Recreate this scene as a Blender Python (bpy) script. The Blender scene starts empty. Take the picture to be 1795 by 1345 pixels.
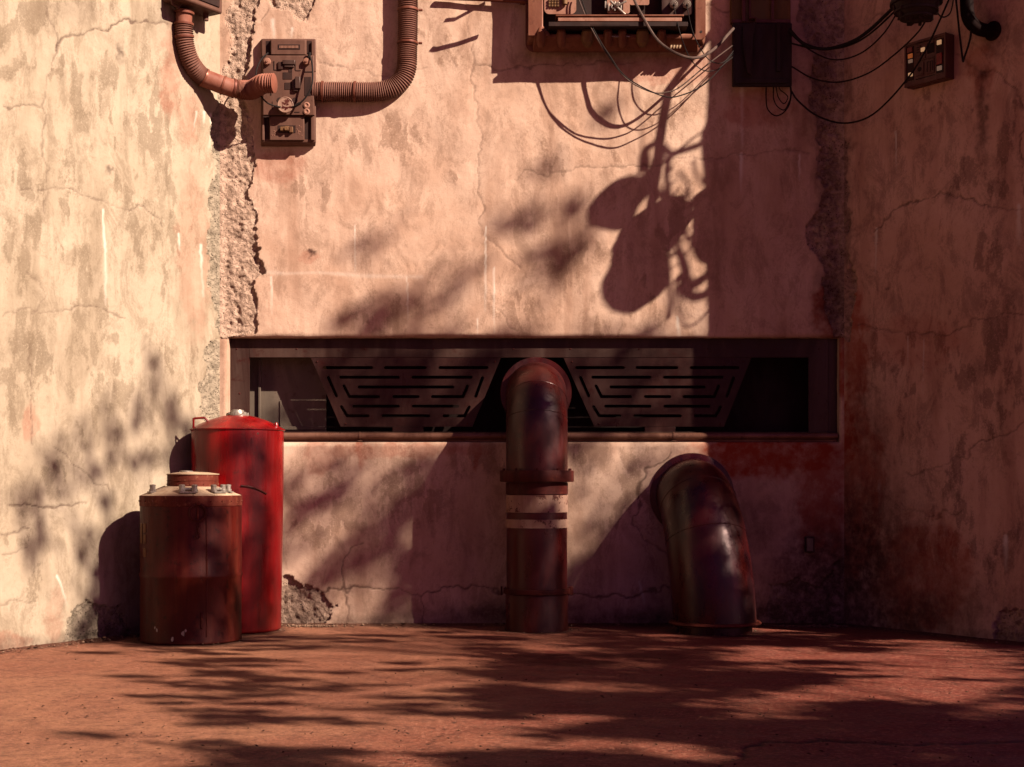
import bpy, bmesh, math, random
import numpy as np
from mathutils import Vector, Matrix
from mathutils.geometry import tessellate_polygon
random.seed(7); RNG = np.random.default_rng(5)
PI = math.pi
SC = bpy.context.scene; COL = SC.collection
F, CX, HY, H = 2600.0, 898.0, 840.0, 1.4          # focal length (photo px), centre column, eye level row, eye height
D = 14.2                                          # distance of the back wall
SUN = Vector((-1.5, 1.0, -1.25)).normalized()     # direction the light travels

# ------------------------------------------------------------------ measuring helpers
def P(px, py, y):                                 # point at depth y
    return Vector(((px-CX)/F*y, y, H-(py-HY)/F*y))
def B(px, py, off=0.0): return P(px, py, D-off)   # off metres in front of the back wall
LA = Vector((-2.80, D)); LDIR = Vector((-1.36, -2.16)).normalized(); LN = Vector((0.846, -0.533)).normalized()
RA = Vector((3.178, D)); RDIR = Vector((1.165, -1.62)).normalized(); RN = Vector((-0.812, -0.584)).normalized()
def wall_depth(px):
    k = (px-CX)/F
    if px < 385:
        m = LDIR.x/LDIR.y; return (LA.x-m*D)/(k-m)
    if px > 1480:
        m = RDIR.x/RDIR.y; return (RA.x-m*D)/(k-m)
    return D
def W(px, py, off=0.0): return P(px, py, wall_depth(px)-off)
def floor_pt(px, py): 
    y = H*F/(py-HY); return P(px, py, y)

# ------------------------------------------------------------------ numpy noise
def _hash(ix, iy, s):
    h = (ix.astype(np.int64)*374761393 + iy.astype(np.int64)*668265263 + s*1442695041) & 0xffffffff
    h = ((h ^ (h >> 13))*1274126177) & 0xffffffff
    return ((h ^ (h >> 16)) & 0xffffff)/float(0xffffff)
def vnoise(x, y, s=0):
    ix, iy = np.floor(x), np.floor(y); fx, fy = x-ix, y-iy
    fx = fx*fx*fx*(fx*(fx*6-15)+10); fy = fy*fy*fy*(fy*(fy*6-15)+10)
    a, b, c, d = _hash(ix, iy, s), _hash(ix+1, iy, s), _hash(ix, iy+1, s), _hash(ix+1, iy+1, s)
    return (a*(1-fx)+b*fx)*(1-fy)+(c*(1-fx)+d*fx)*fy
def fbm(x, y, s=0, o=5, g=.5):
    t = 0; a = 1; n = 0
    for i in range(o):
        t = t+a*vnoise(x*2**i+i*17.3, y*2**i-i*9.1, s+i); n += a; a *= g
    return t/n
def sstep(a, b, x):
    t = np.clip((x-a)/(b-a), 0, 1); return t*t*(3-2*t)
def seg_dist(x, y, pts):
    best = np.full(x.shape, 1e9)
    for (x0, y0), (x1, y1) in zip(pts[:-1], pts[1:]):
        dx, dy = x1-x0, y1-y0; L = dx*dx+dy*dy+1e-9
        t = np.clip(((x-x0)*dx+(y-y0)*dy)/L, 0, 1)
        best = np.minimum(best, np.hypot(x-x0-t*dx, y-y0-t*dy))
    return best
def in_poly(x, y, pts):
    ins = np.zeros(x.shape, bool); n = len(pts)
    for i in range(n):
        x0, y0 = pts[i]; x1, y1 = pts[(i+1) % n]
        if y0 == y1: continue
        c = ((y0 > y) != (y1 > y)) & (x < (x1-x0)*(y-y0)/(y1-y0)+x0)
        ins ^= c
    return ins
def poly_mask(x, y, pts, soft=2.0):               # >0.5 inside, 0..1 across 'soft' px
    d = seg_dist(x, y, list(pts)+[pts[0]]); ins = in_poly(x, y, pts)
    return np.clip(.5+np.where(ins, d, -d)/(2*soft), 0, 1)

# ------------------------------------------------------------------ materials
def newmat(name):
    m = bpy.data.materials.new(name); m.use_nodes = True
    nt = m.node_tree; b = nt.nodes['Principled BSDF']
    return m, nt, b
class NT:
    def __init__(s, nt): s.nt = nt
    def n(s, t, **kw):
        nd = s.nt.nodes.new(t)
        for k, v in kw.items():
            if k.startswith('i_'): nd.inputs[int(k[2:])].default_value = v
            else: setattr(nd, k, v)
        return nd
    def l(s, a, b): s.nt.links.new(a, b)
    def coord(s, scale=(1, 1, 1), kind='Object'):
        tc = s.n('ShaderNodeTexCoord'); mp = s.n('ShaderNodeMapping')
        mp.inputs['Scale'].default_value = scale; s.l(tc.outputs[kind], mp.inputs['Vector']); return mp.outputs[0]
    def noise(s, vec, scale, detail=6, rough=.6, dist=0):
        nd = s.n('ShaderNodeTexNoise'); s.l(vec, nd.inputs['Vector'])
        nd.inputs['Scale'].default_value = scale; nd.inputs['Detail'].default_value = detail
        nd.inputs['Roughness'].default_value = rough; nd.inputs['Distortion'].default_value = dist
        return nd.outputs['Fac']
    def ramp(s, v, a, b, lo=0., hi=1.):
        nd = s.n('ShaderNodeMapRange'); nd.interpolation_type = 'SMOOTHSTEP'
        s.l(v, nd.inputs['Value'])
        for k, x in zip(('From Min', 'From Max', 'To Min', 'To Max'), (a, b, lo, hi)): nd.inputs[k].default_value = x
        return nd.outputs['Result']
    def math(s, op, a, b=None):
        nd = s.n('ShaderNodeMath', operation=op)
        for i, v in enumerate((a, b)):
            if v is None: continue
            if isinstance(v, (int, float)): nd.inputs[i].default_value = v
            else: s.l(v, nd.inputs[i])
        nd.use_clamp = op in ('ADD',) 
        return nd.outputs[0]
    def mix(s, f, a, b, blend='MIX'):
        nd = s.n('ShaderNodeMix', data_type='RGBA', blend_type=blend)
        if isinstance(f, (int, float)): nd.inputs[0].default_value = f
        else: s.l(f, nd.inputs[0])
        for i, v in ((6, a), (7, b)):
            if isinstance(v, tuple): nd.inputs[i].default_value = (*v[:3], 1)
            else: s.l(v, nd.inputs[i])
        return nd.outputs[2]
    def attr(s, name):
        nd = s.n('ShaderNodeAttribute'); nd.attribute_name = name; return nd.outputs['Fac']
    def bump(s, h, strength, dist, b, prev=None):
        nd = s.n('ShaderNodeBump'); nd.inputs['Strength'].default_value = strength; nd.inputs['Distance'].default_value = dist
        s.l(h, nd.inputs['Height'])
        if prev is not None: s.l(prev, nd.inputs['Normal'])
        s.l(nd.outputs[0], b.inputs['Normal']); return nd.outputs[0]

KA = .47
def sc_(c, k=None): return tuple(x*(KA if k is None else k) for x in c)
def plaster_mat(name, c1, c2, c3, scuff):
    c1, c2, c3, scuff = sc_(c1), sc_(c2), sc_(c3), sc_(scuff)
    m, nt, b = newmat(name); k = NT(nt)
    v = k.coord(); vs = k.coord((1, 1, .16)); vm = k.coord((1, 1, .5))
    col = k.mix(k.ramp(k.noise(v, .8, 7, .62, .6), .36, .64), c1, c2)
    col = k.mix(k.ramp(k.noise(vs, 3.2, 6, .6, .3), .48, .72, 0, .75), col, c3)
    col = k.mix(k.ramp(k.noise(vs, 9, 5, .55), .52, .75, 0, .35), col, tuple(min(1, x*1.25) for x in c1))
    col = k.mix(k.ramp(k.noise(v, 5, 8, .7), .5, .8, 0, .5), col, tuple(x*.72 for x in c3))
    col = k.mix(k.ramp(k.noise(k.coord((1, 1, .45)), 1.5, 8, .68, 1.2), .50, .72, 0, .55), col, c3)
    col = k.mix(k.ramp(k.noise(v, 24, 9, .8), .5, .7, 0, .22), col, sc_(c3, .6))
    # worn, scuffed patches: the patch shape from the mesh, the grain from noise
    fine = k.noise(v, 55, 8, .75); mid = k.noise(vm, 9, 8, .7, .8)
    s = k.math('ADD', k.math('MULTIPLY', k.attr('scuff'), 1.0), k.math('MULTIPLY', k.math('SUBTRACT', mid, .5), .9))
    s1 = k.ramp(s, .18, .85)
    grain = k.ramp(k.math('ADD', fine, k.math('MULTIPLY', s1, .20)), .56, .67)
    col = k.mix(k.math('MULTIPLY', s1, k.math('ADD', .12, k.math('MULTIPLY', grain, .40))), col, scuff)
    col = k.mix(k.ramp(k.noise(v, 75, 3, .6), .70, .76, 0, .55), col, sc_(scuff, .5))
    col = k.mix(k.ramp(k.math('ADD', k.noise(vm, 4.5, 9, .78, .6), k.math('MULTIPLY', fine, .30)), .61, .78, 0, .46), col, scuff)
    col = k.mix(k.math('MULTIPLY', k.attr('pale'), .95), col, (.45, .39, .34))
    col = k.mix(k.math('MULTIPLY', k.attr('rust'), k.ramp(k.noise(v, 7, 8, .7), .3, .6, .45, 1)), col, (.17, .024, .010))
    rg = k.noise(v, 16, 9, .72, .4)
    rc = k.mix(k.ramp(rg, .32, .62), tuple(x*.50 for x in c2), tuple(x*.92 for x in c1))
    vo = k.n('ShaderNodeTexVoronoi'); vo.inputs['Scale'].default_value = 42; k.l(v, vo.inputs['Vector'])
    rc = k.mix(k.math('MULTIPLY', k.ramp(vo.outputs['Distance'], .12, .3, 1, 0), k.ramp(k.noise(v, 12, 4), .5, .62)), rc, (.022, .011, .009))
    col = k.mix(k.attr('rough'), col, rc)
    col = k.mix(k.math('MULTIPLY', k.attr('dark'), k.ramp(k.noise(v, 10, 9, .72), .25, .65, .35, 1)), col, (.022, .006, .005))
    col = k.mix(k.math('MULTIPLY', k.attr('crack'), .8), col, (.035, .014, .010))
    k.l(col, b.inputs['Base Color']); b.inputs['Roughness'].default_value = .88
    b.inputs['Specular IOR Level'].default_value = .10
    p = k.bump(k.noise(v, 70, 9, .7), .35, .006, b)
    p = k.bump(k.noise(v, 14, 7, .6), .30, .012, b, p)
    p = k.bump(k.math('MULTIPLY', k.math('MULTIPLY', s1, fine), 1.), .6, .006, b, p)
    k.bump(k.math('MULTIPLY', k.attr('rough'), k.math('SUBTRACT', rg, k.ramp(vo.outputs['Distance'], .1, .3, .4, 0))), 1., .035, b, p)
    return m
def metal(name, ca, cb, cc=None, met=.2, rough=.55, sc=4, bump=.25, streak=.3, f=(.42, .62), fc=(.55, .72), spec=.14, dirt=0, rim=None):
    ca, cb = sc_(ca), sc_(cb); cc = sc_(cc) if cc else None
    m, nt, b = newmat(name); k = NT(nt)
    v = k.coord(); vs = k.coord((1, 1, streak))
    col = k.mix(k.ramp(k.noise(vs, sc, 8, .68, .4), *f), ca, cb)
    if cc: col = k.mix(k.ramp(k.noise(v, sc*2.3, 9, .72, .3), *fc), col, cc)
    col = k.mix(k.ramp(k.noise(v, 60, 6, .7), .55, .75, 0, .35), col, tuple(x*.4 for x in ca))
    if dirt:                                       # rust and splashed dirt creeping up from the floor, chips along the rim
        sx = k.n('ShaderNodeSeparateXYZ'); k.l(v, sx.inputs[0]); z = sx.outputs[2]; nz = k.noise(vs, 11, 8, .75, .4)
        low = k.ramp(k.math('ADD', z, k.math('MULTIPLY', nz, -dirt*1.5)), -dirt*.80, dirt*.35, 1, 0)
        col = k.mix(k.math('MULTIPLY', low, .85), col, (.030, .008, .005))
        chip = k.ramp(k.noise(v, 16, 7, .75), .63, .66); col = k.mix(k.math('MULTIPLY', chip, .8), col, (.045, .012, .007))
        scr = k.ramp(k.noise(k.coord((1, 1, .04)), 34, 3, .6), .66, .70); col = k.mix(k.math('MULTIPLY', scr, .35), col, tuple(min(1, x*1.7+.02) for x in ca))
        if rim:
            up = k.ramp(k.math('ADD', k.math('ABSOLUTE', k.math('SUBTRACT', z, rim-.03)), k.math('MULTIPLY', nz, -.12)), -.055, -.02, 1, 0)
            col = k.mix(k.math('MULTIPLY', up, .8), col, (.05, .010, .006))
    k.l(col, b.inputs['Base Color']); b.inputs['Metallic'].default_value = met
    b.inputs['Specular IOR Level'].default_value = spec
    k.l(k.ramp(k.noise(vs, sc*1.7, 8, .7), .3, .7, max(.08, rough-.16), min(1, rough+.18)), b.inputs['Roughness'])
    p = k.bump(k.noise(v, 45, 8, .7), bump, .004, b)
    k.bump(k.noise(v, 5, 4, .5), bump*.8, .010, b, p)
    return m
def plain(name, c, rough=.6, met=0., em=None, es=1.0):
    c = sc_(c); es *= KA*.75
    m, nt, b = newmat(name); k = NT(nt)
    v = k.coord(); col = k.mix(k.ramp(k.noise(v, 22, 7, .7), .35, .7), c, tuple(x*.6 for x in c))
    k.l(col, b.inputs['Base Color']); b.inputs['Roughness'].default_value = rough; b.inputs['Metallic'].default_value = met
    b.inputs['Specular IOR Level'].default_value = .2
    if em: b.inputs['Emission Color'].default_value = (*em, 1); b.inputs['Emission Strength'].default_value = es
    k.bump(k.noise(v, 60, 6, .7), .15, .003, b)
    return m

M = {}
M['wall_b'] = plaster_mat('back_plaster', (.76, .51, .385), (.63, .385, .275), (.46, .26, .18), (.27, .145, .095))
M['wall_l'] = plaster_mat('left_plaster', (.52, .405, .30), (.44, .335, .24), (.31, .225, .155), (.185, .125, .08))
M['wall_r'] = plaster_mat('right_plaster', (.84, .51, .38), (.72, .40, .29), (.50, .25, .18), (.16, .075, .06))
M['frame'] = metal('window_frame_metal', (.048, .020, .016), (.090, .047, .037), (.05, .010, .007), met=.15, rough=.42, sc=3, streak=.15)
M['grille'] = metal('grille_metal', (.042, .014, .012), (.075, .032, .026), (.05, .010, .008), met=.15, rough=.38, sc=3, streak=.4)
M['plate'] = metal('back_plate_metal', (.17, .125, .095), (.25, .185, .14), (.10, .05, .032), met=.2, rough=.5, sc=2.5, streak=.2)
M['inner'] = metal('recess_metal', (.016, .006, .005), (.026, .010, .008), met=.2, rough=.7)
M['rail'] = metal('rail_metal', (.20, .085, .055), (.28, .13, .09), (.10, .03, .02), met=.4, rough=.4)
M['pipe'] = metal('pipe_paint', (.080, .006, .005), (.036, .006, .007), (.17, .055, .038), met=.25, spec=.35, dirt=.45, rough=.36, sc=2.2, streak=.5, fc=(.62, .78))
M['pipe2'] = metal('pipe_paint_worn', (.080, .006, .005), (.034, .006, .009), (.14, .045, .032), met=.25, spec=.35, dirt=.35, rough=.34, sc=2.6, streak=.5, fc=(.62, .78))
M['rust'] = metal('rusty_iron', (.085, .010, .007), (.055, .008, .006), (.16, .035, .018), met=.15, rough=.65, sc=7)
M['stripe'] = metal('stripe_paint', (.40, .23, .17), (.30, .15, .105), (.10, .022, .016), met=0, rough=.6, sc=5, fc=(.56, .61))
M['red'] = metal('red_paint', (.38, .0025, .004), (.17, .002, .003), (.13, .008, .005), met=.0, spec=.35, dirt=.30, rim=1.86, rough=.32, sc=4.0, streak=.10, fc=(.56, .70), f=(.36, .62))
M['barrel'] = metal('brown_red_paint', (.070, .003, .002), (.115, .014, .006), (.016, .002, .001), dirt=.5, met=.0, rough=.5, sc=6, streak=.10, f=(.45, .68), fc=(.52, .7))
M['lid'] = metal('pale_lid_paint', (.66, .46, .31), (.52, .33, .21), (.30, .10, .05), met=0, rough=.6, sc=4, fc=(.6, .74))
M['rustband'] = metal('rust_band', (.17, .030, .016), (.10, .014, .008), (.34, .13, .07), met=.1, rough=.7, sc=9)
M['steel'] = metal('dull_steel', (.50, .42, .36), (.34, .26, .21), (.16, .07, .045), met=.5, rough=.35, sc=20)
M['box'] = metal('box_brown', (.135, .058, .040), (.165, .074, .052), (.085, .032, .022), met=.05, rough=.62, sc=6, bump=.2)
M['boxd'] = metal('box_dark', (.030, .012, .010), (.05, .02, .015), met=.1, rough=.7)
M['lug'] = metal('lug_yellow_brown', (.22, .11, .045), (.15, .06, .03), (.08, .03, .02), met=.1, rough=.6)
M['hose'] = metal('hose_brown', (.17, .065, .045), (.22, .095, .07), (.16, .045, .03), met=.0, rough=.6, sc=5)
M['hosered'] = metal('hose_red', (.27, .088, .056), (.33, .13, .09), (.20, .045, .03), met=.0, rough=.65, sc=5)
M['clamp'] = metal('clamp_rust', (.24, .075, .045), (.16, .045, .03), met=.3, rough=.5)
M['console'] = metal('console_brown', (.20, .065, .038), (.27, .105, .062), (.10, .028, .018), met=.15, rough=.5, sc=4)
M['panelpink'] = metal('console_inset', (.42, .20, .14), (.34, .15, .10), (.2, .07, .04), met=.1, rough=.5, sc=6)
M['cable'] = plain('cable_black', (.016, .007, .006), .9)
M['cablegrey'] = plain('cable_grey', (.13, .075, .06), .85)
M['board'] = metal('board_dark', (.022, .008, .007), (.034, .012, .009), (.045, .016, .012), met=.0, rough=.8, spec=.25)
M['conduit_black'] = metal('conduit_black_paint', (.012, .005, .005), (.02, .008, .007), (.03, .012, .01), met=0, rough=.9, spec=.04)  # black paint, darkened further in place of shade on the conduit
M['green'] = metal('board_olive', (.14, .09, .03), (.20, .10, .03), (.08, .03, .015), met=.1, rough=.6)
M['panel'] = metal('panel_brown', (.13, .045, .036), (.17, .065, .052), met=.1, rough=.5, sc=8)
M['button_red'] = plain('button_red', (.30, .012, .012), .35)
M['lamp_white'] = plain('lamp_white', (.36, .24, .15), .4, em=(1, .52, .26), es=.30)
M['lamp_dim'] = plain('lamp_dim', (.24, .17, .12), .4, em=(1, .6, .42), es=.09)
M['lamp_orange'] = plain('lamp_orange', (.6, .2, .05), .4, em=(1, .25, .06), es=.12)
M['bark'] = metal('bark', (.10, .06, .04), (.16, .10, .07), met=0, rough=.9, sc=6)
M['leaf'] = metal('leaf_green', (.05, .09, .03), (.08, .11, .035), met=0, rough=.55, sc=6)
M['dry'] = metal('leaf_dry', (.07, .025, .015), (.14, .06, .03), met=0, rough=.8, sc=12)
M['grit'] = plain('grit_brown', (.30, .17, .11), .9)
M['grime'] = plain('white_chip_paint', (.6, .5, .42), .7)

def ground_mat():
    m, nt, b = newmat('reddish_concrete'); k = NT(nt); v = k.coord()
    col = k.mix(k.ramp(k.noise(v, .55, 7, .6, .5), .35, .65), (.27, .124, .070), (.20, .077, .044))
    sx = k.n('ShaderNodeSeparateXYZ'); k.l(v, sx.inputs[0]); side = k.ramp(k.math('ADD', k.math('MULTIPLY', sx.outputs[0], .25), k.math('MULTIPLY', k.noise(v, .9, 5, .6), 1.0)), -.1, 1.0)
    col = k.mix(side, col, (.15, .031, .020))  # red staining to the right, darkened further to paint in the shade there
    col = k.mix(k.ramp(k.noise(v, 3, 9, .7, .3), .45, .75, 0, .6), col, (.085, .030, .020))
    col = k.mix(k.ramp(k.noise(v, 30, 9, .85), .50, .60, 0, .75), col, (.36, .16, .105))
    col = k.mix(k.ramp(k.noise(v, 9, 9, .85, .5), .47, .62, 0, .60), col, (.075, .028, .019))
    col = k.mix(k.ramp(k.noise(v, 45, 6, .85), .52, .62, 0, .6), col, (.055, .020, .014))
    spk = k.noise(k.coord((.55, 1.2, 1)), 26, 3, .5)
    col = k.mix(k.ramp(spk, .675, .70, 0, .9), col, (.02, .008, .006))
    col = k.mix(k.ramp(k.noise(v, 38, 2, .5), .74, .77, 0, .6), col, (.42, .27, .20))
    col = k.mix(k.math('MULTIPLY', k.attr('rust'), k.ramp(k.noise(v, 5, 7, .7), .35, .6, .4, 1)), col, (.07, .008, .006))
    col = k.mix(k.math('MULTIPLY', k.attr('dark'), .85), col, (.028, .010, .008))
    col = k.mix(k.math('MULTIPLY', k.attr('crack'), .9), col, (.018, .007, .005))
    col = k.mix(1.0, col, (.70, .64, .62), 'MULTIPLY')
    k.l(col, b.inputs['Base Color'])
    k.l(k.ramp(k.noise(v, 2.2, 6, .6), .35, .7, .6, .9), b.inputs['Roughness']); b.inputs['Specular IOR Level'].default_value = .14
    p = k.bump(k.noise(v, 60, 9, .8), .8, .012, b)
    p = k.bump(k.noise(v, 6, 6, .6), .4, .018, b, p)
    p = k.bump(k.noise(v, 20, 9, .8), .6, .016, b, p)
    k.bump(spk, .3, .004, b, p)
    return m
M['ground'] = ground_mat()

# ------------------------------------------------------------------ object helpers
def tag(o, label=None, cat=None, group=None, kind=None):
    for k_, v_ in (('label', label), ('category', cat), ('group', group), ('kind', kind)):
        if v_: o[k_] = v_
    return o
def empty(name, loc, label, cat, group=None):
    o = bpy.data.objects.new(name, None); COL.objects.link(o); o.location = loc; o.empty_display_size = .1
    return tag(o, label, cat, group)
class MB:
    def __init__(s): s.v = []; s.f = []; s.pc = []
    def add(s, vs, fs):
        n = len(s.v); s.pc.append((list(vs), list(fs))); s.v += [tuple(v) for v in vs]; s.f += [tuple(i+n for i in f) for f in fs]; return s
    def box(s, c, size, ax=None):                  # ax: three axis vectors
        c = Vector(c); ax = ax or (Vector((1, 0, 0)), Vector((0, 1, 0)), Vector((0, 0, 1)))
        h = [a*(q/2) for a, q in zip(ax, size)]
        vs = [c+h[0]*i+h[1]*j+h[2]*k for i in (-1, 1) for j in (-1, 1) for k in (-1, 1)]
        return s.add(vs, [(0, 1, 3, 2), (4, 6, 7, 5), (0, 4, 5, 1), (2, 3, 7, 6), (0, 2, 6, 4), (1, 5, 7, 3)])
    def bx(s, x0, x1, y0, y1, z0, z1):
        return s.box(((x0+x1)/2, (y0+y1)/2, (z0+z1)/2), (abs(x1-x0), abs(y1-y0), abs(z1-z0)))
    def tube(s, path, rad, seg=16, caps=True, closed=False):
        path = [Vector(p) for p in path]; n = len(path)
        if isinstance(rad, (int, float)): rad = [rad]*n
        up = None; rings = []
        for i, p in enumerate(path):
            if closed: t = path[(i+1) % n]-path[i-1]
            else: t = path[min(i+1, n-1)]-path[max(i-1, 0)]
            t = t.normalized() if t.length > 1e-9 else Vector((0, 0, 1))
            if up is None: up = t.orthogonal().normalized()
            up = (up-t*up.dot(t)).normalized(); w = t.cross(up)
            rings.append([p+(up*math.cos(2*PI*j/seg)+w*math.sin(2*PI*j/seg))*rad[i] for j in range(seg)])
        vs = [q for r in rings for q in r]; fs = []
        m = n if closed else n-1
        for i in range(m):
            i2 = (i+1) % n
            for j in range(seg):
                j2 = (j+1) % seg; fs.append((i*seg+j, i*seg+j2, i2*seg+j2, i2*seg+j))
        if caps and not closed:
            fs.append(tuple(range(seg))[::-1]); fs.append(tuple((n-1)*seg+j for j in range(seg)))
        return s.add(vs, fs)
    def cyl(s, a, b, r, r2=None, seg=24): return s.tube([a, b], [r, r if r2 is None else r2], seg)
    def lathe(s, prof, c=(0, 0, 0), seg=64, axis=None):   # prof: (r, z); axis: frame (x, y, z vectors)
        c = Vector(c); X, Y, Z = axis or (Vector((1, 0, 0)), Vector((0, 1, 0)), Vector((0, 0, 1)))
        vs = []; fs = []
        for r, z in prof:
            r = max(r, .0002)
            for j in range(seg):
                a = 2*PI*j/seg; vs.append(c+X*(r*math.cos(a))+Y*(r*math.sin(a))+Z*z)
        for i in range(len(prof)-1):
            for j in range(seg):
                j2 = (j+1) % seg; fs.append((i*seg+j, i*seg+j2, (i+1)*seg+j2, (i+1)*seg+j))
        fs.append(tuple(range(seg))[::-1]); fs.append(tuple((len(prof)-1)*seg+j for j in range(seg)))
        return s.add(vs, fs)
    def prism(s, loops, mp, t):                    # loops: outer + holes in 2D, mp(x, y, h) -> point, t thickness
        vs2 = [p for lp in loops for p in lp]; n = len(vs2)
        tris = tessellate_polygon([[Vector((x, y, 0)) for x, y in lp] for lp in loops])
        vs = [mp(x, y, 0) for x, y in vs2]+[mp(x, y, t) for x, y in vs2]
        fs = [tuple(tr) for tr in tris]+[tuple(i+n for i in tr[::-1]) for tr in tris]
        k = 0
        for lp in loops:
            m = len(lp)
            for i in range(m): a, b = k+i, k+(i+1) % m; fs.append((a, b, b+n, a+n))
            k += m
        return s.add(vs, fs)
    def build(s, name, mat, parent=None, smooth=40, bevel=0, origin=None, loc=None):
        me = bpy.data.meshes.new(name); off = Vector((0, 0, 0))
        if parent is not None: off = world_loc(parent)
        elif loc is not None: off = Vector(loc)
        me.from_pydata([tuple(Vector(v)-off) for v in s.v], [], s.f); me.update()
        bm = bmesh.new(); bm.from_mesh(me)
        if len(bm.verts) < 60000: bmesh.ops.remove_doubles(bm, verts=bm.verts, dist=1e-5); bmesh.ops.recalc_face_normals(bm, faces=bm.faces)
        bm.to_mesh(me); bm.free()
        if smooth:
            me.polygons.foreach_set('use_smooth', [True]*len(me.polygons)); me.set_sharp_from_angle(angle=math.radians(smooth))
        o = bpy.data.objects.new(name, me); COL.objects.link(o)
        me.materials.append(M[mat] if isinstance(mat, str) else mat)
        if parent is not None: o.parent = parent
        else: o.location = off
        if bevel:
            b = o.modifiers.new('bevel', 'BEVEL'); b.width = bevel; b.segments = 2; b.limit_method = 'ANGLE'; b.angle_limit = math.radians(35)
        return o
def build_each(mb_, *a, **k):                      # every piece an object of its own
    for vs, fs in mb_.pc: MB().add(vs, fs).build(*a, **k)
def world_loc(o):
    v = Vector((0, 0, 0))
    while o is not None: v += o.location; o = o.parent
    return v
def spline(pts, n=8):                              # Catmull-Rom
    pts = [Vector(p) for p in pts]; q = [2*pts[0]-pts[1]]+pts+[2*pts[-1]-pts[-2]]; out = []
    for i in range(1, len(q)-2):
        a, b, c, d = q[i-1:i+3]
        for j in range(n):
            t = j/n; out.append(.5*((2*b)+(c-a)*t+(2*a-5*b+4*c-d)*t*t+(3*b-3*c+d-a)*t**3))
    return out+[pts[-1]]
def capsule(pts, w, seg=5):                        # outline of a thick polyline, round ends, mitred bends
    pts = [Vector(p) for p in pts]; L = []; R = []
    n = len(pts)
    for i, p in enumerate(pts):
        if i == 0: t = (pts[1]-pts[0]).normalized(); nn = Vector((-t.y, t.x)); k = 1
        elif i == n-1: t = (pts[-1]-pts[-2]).normalized(); nn = Vector((-t.y, t.x)); k = 1
        else:
            t0 = (p-pts[i-1]).normalized(); t1 = (pts[i+1]-p).normalized(); t = (t0+t1).normalized()
            nn = Vector((-t.y, t.x)); k = 1/max(.4, nn.dot(Vector((-t0.y, t0.x))))
        L.append(p+nn*w*k); R.append(p-nn*w*k)
    def cap(c, frm):
        v = frm-c; a0 = math.atan2(v.y, v.x)
        return [c+Vector((math.cos(a0-PI*j/seg), math.sin(a0-PI*j/seg)))*w for j in range(1, seg)]
    out = L+cap(pts[-1], L[-1])+R[::-1]+cap(pts[0], R[0])
    return [(v.x, v.y) for v in out]

# ------------------------------------------------------------------ wall sheets
def grid_mesh(name, PT, us_n, zs_n, keep, attrs, mat, parent=None):
    nv = PT.reshape(-1, 3); i = np.arange((us_n-1)*(zs_n-1)); a = i//(zs_n-1); b = i % (zs_n-1)
    q = np.stack([a*zs_n+b, (a+1)*zs_n+b, (a+1)*zs_n+b+1, a*zs_n+b+1], 1)[keep.reshape(-1)]
    used = np.unique(q); rm = np.full(len(nv), -1); rm[used] = np.arange(len(used)); q = rm[q]; nv = nv[used]
    me = bpy.data.meshes.new(name); me.vertices.add(len(nv)); me.vertices.foreach_set('co', nv.astype(np.float32).ravel())
    me.loops.add(q.size); me.loops.foreach_set('vertex_index', q.astype(np.int32).ravel())
    me.polygons.add(len(q)); me.polygons.foreach_set('loop_start', np.arange(0, q.size, 4, dtype=np.int32))
    me.polygons.foreach_set('use_smooth', np.ones(len(q), bool)); me.update(calc_edges=True); me.validate()
    for k_, v_ in attrs.items():
        at = me.attributes.new(k_, 'FLOAT', 'POINT'); at.data.foreach_set('value', v_.reshape(-1)[used].astype(np.float32))
    o = bpy.data.objects.new(name, me); COL.objects.link(o); me.materials.append(M[mat])
    if parent: o.parent = parent
    return o
ATT = ('scuff', 'pale', 'rust', 'rough', 'dark', 'crack')
def fade(py, pts):
    y0, y1 = min(p[1] for p in pts), max(p[1] for p in pts)
    if y1-y0 < 15: return .30
    return np.clip(1.1-.85*(py-y0)/(y1-y0), 0, 1)
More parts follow.
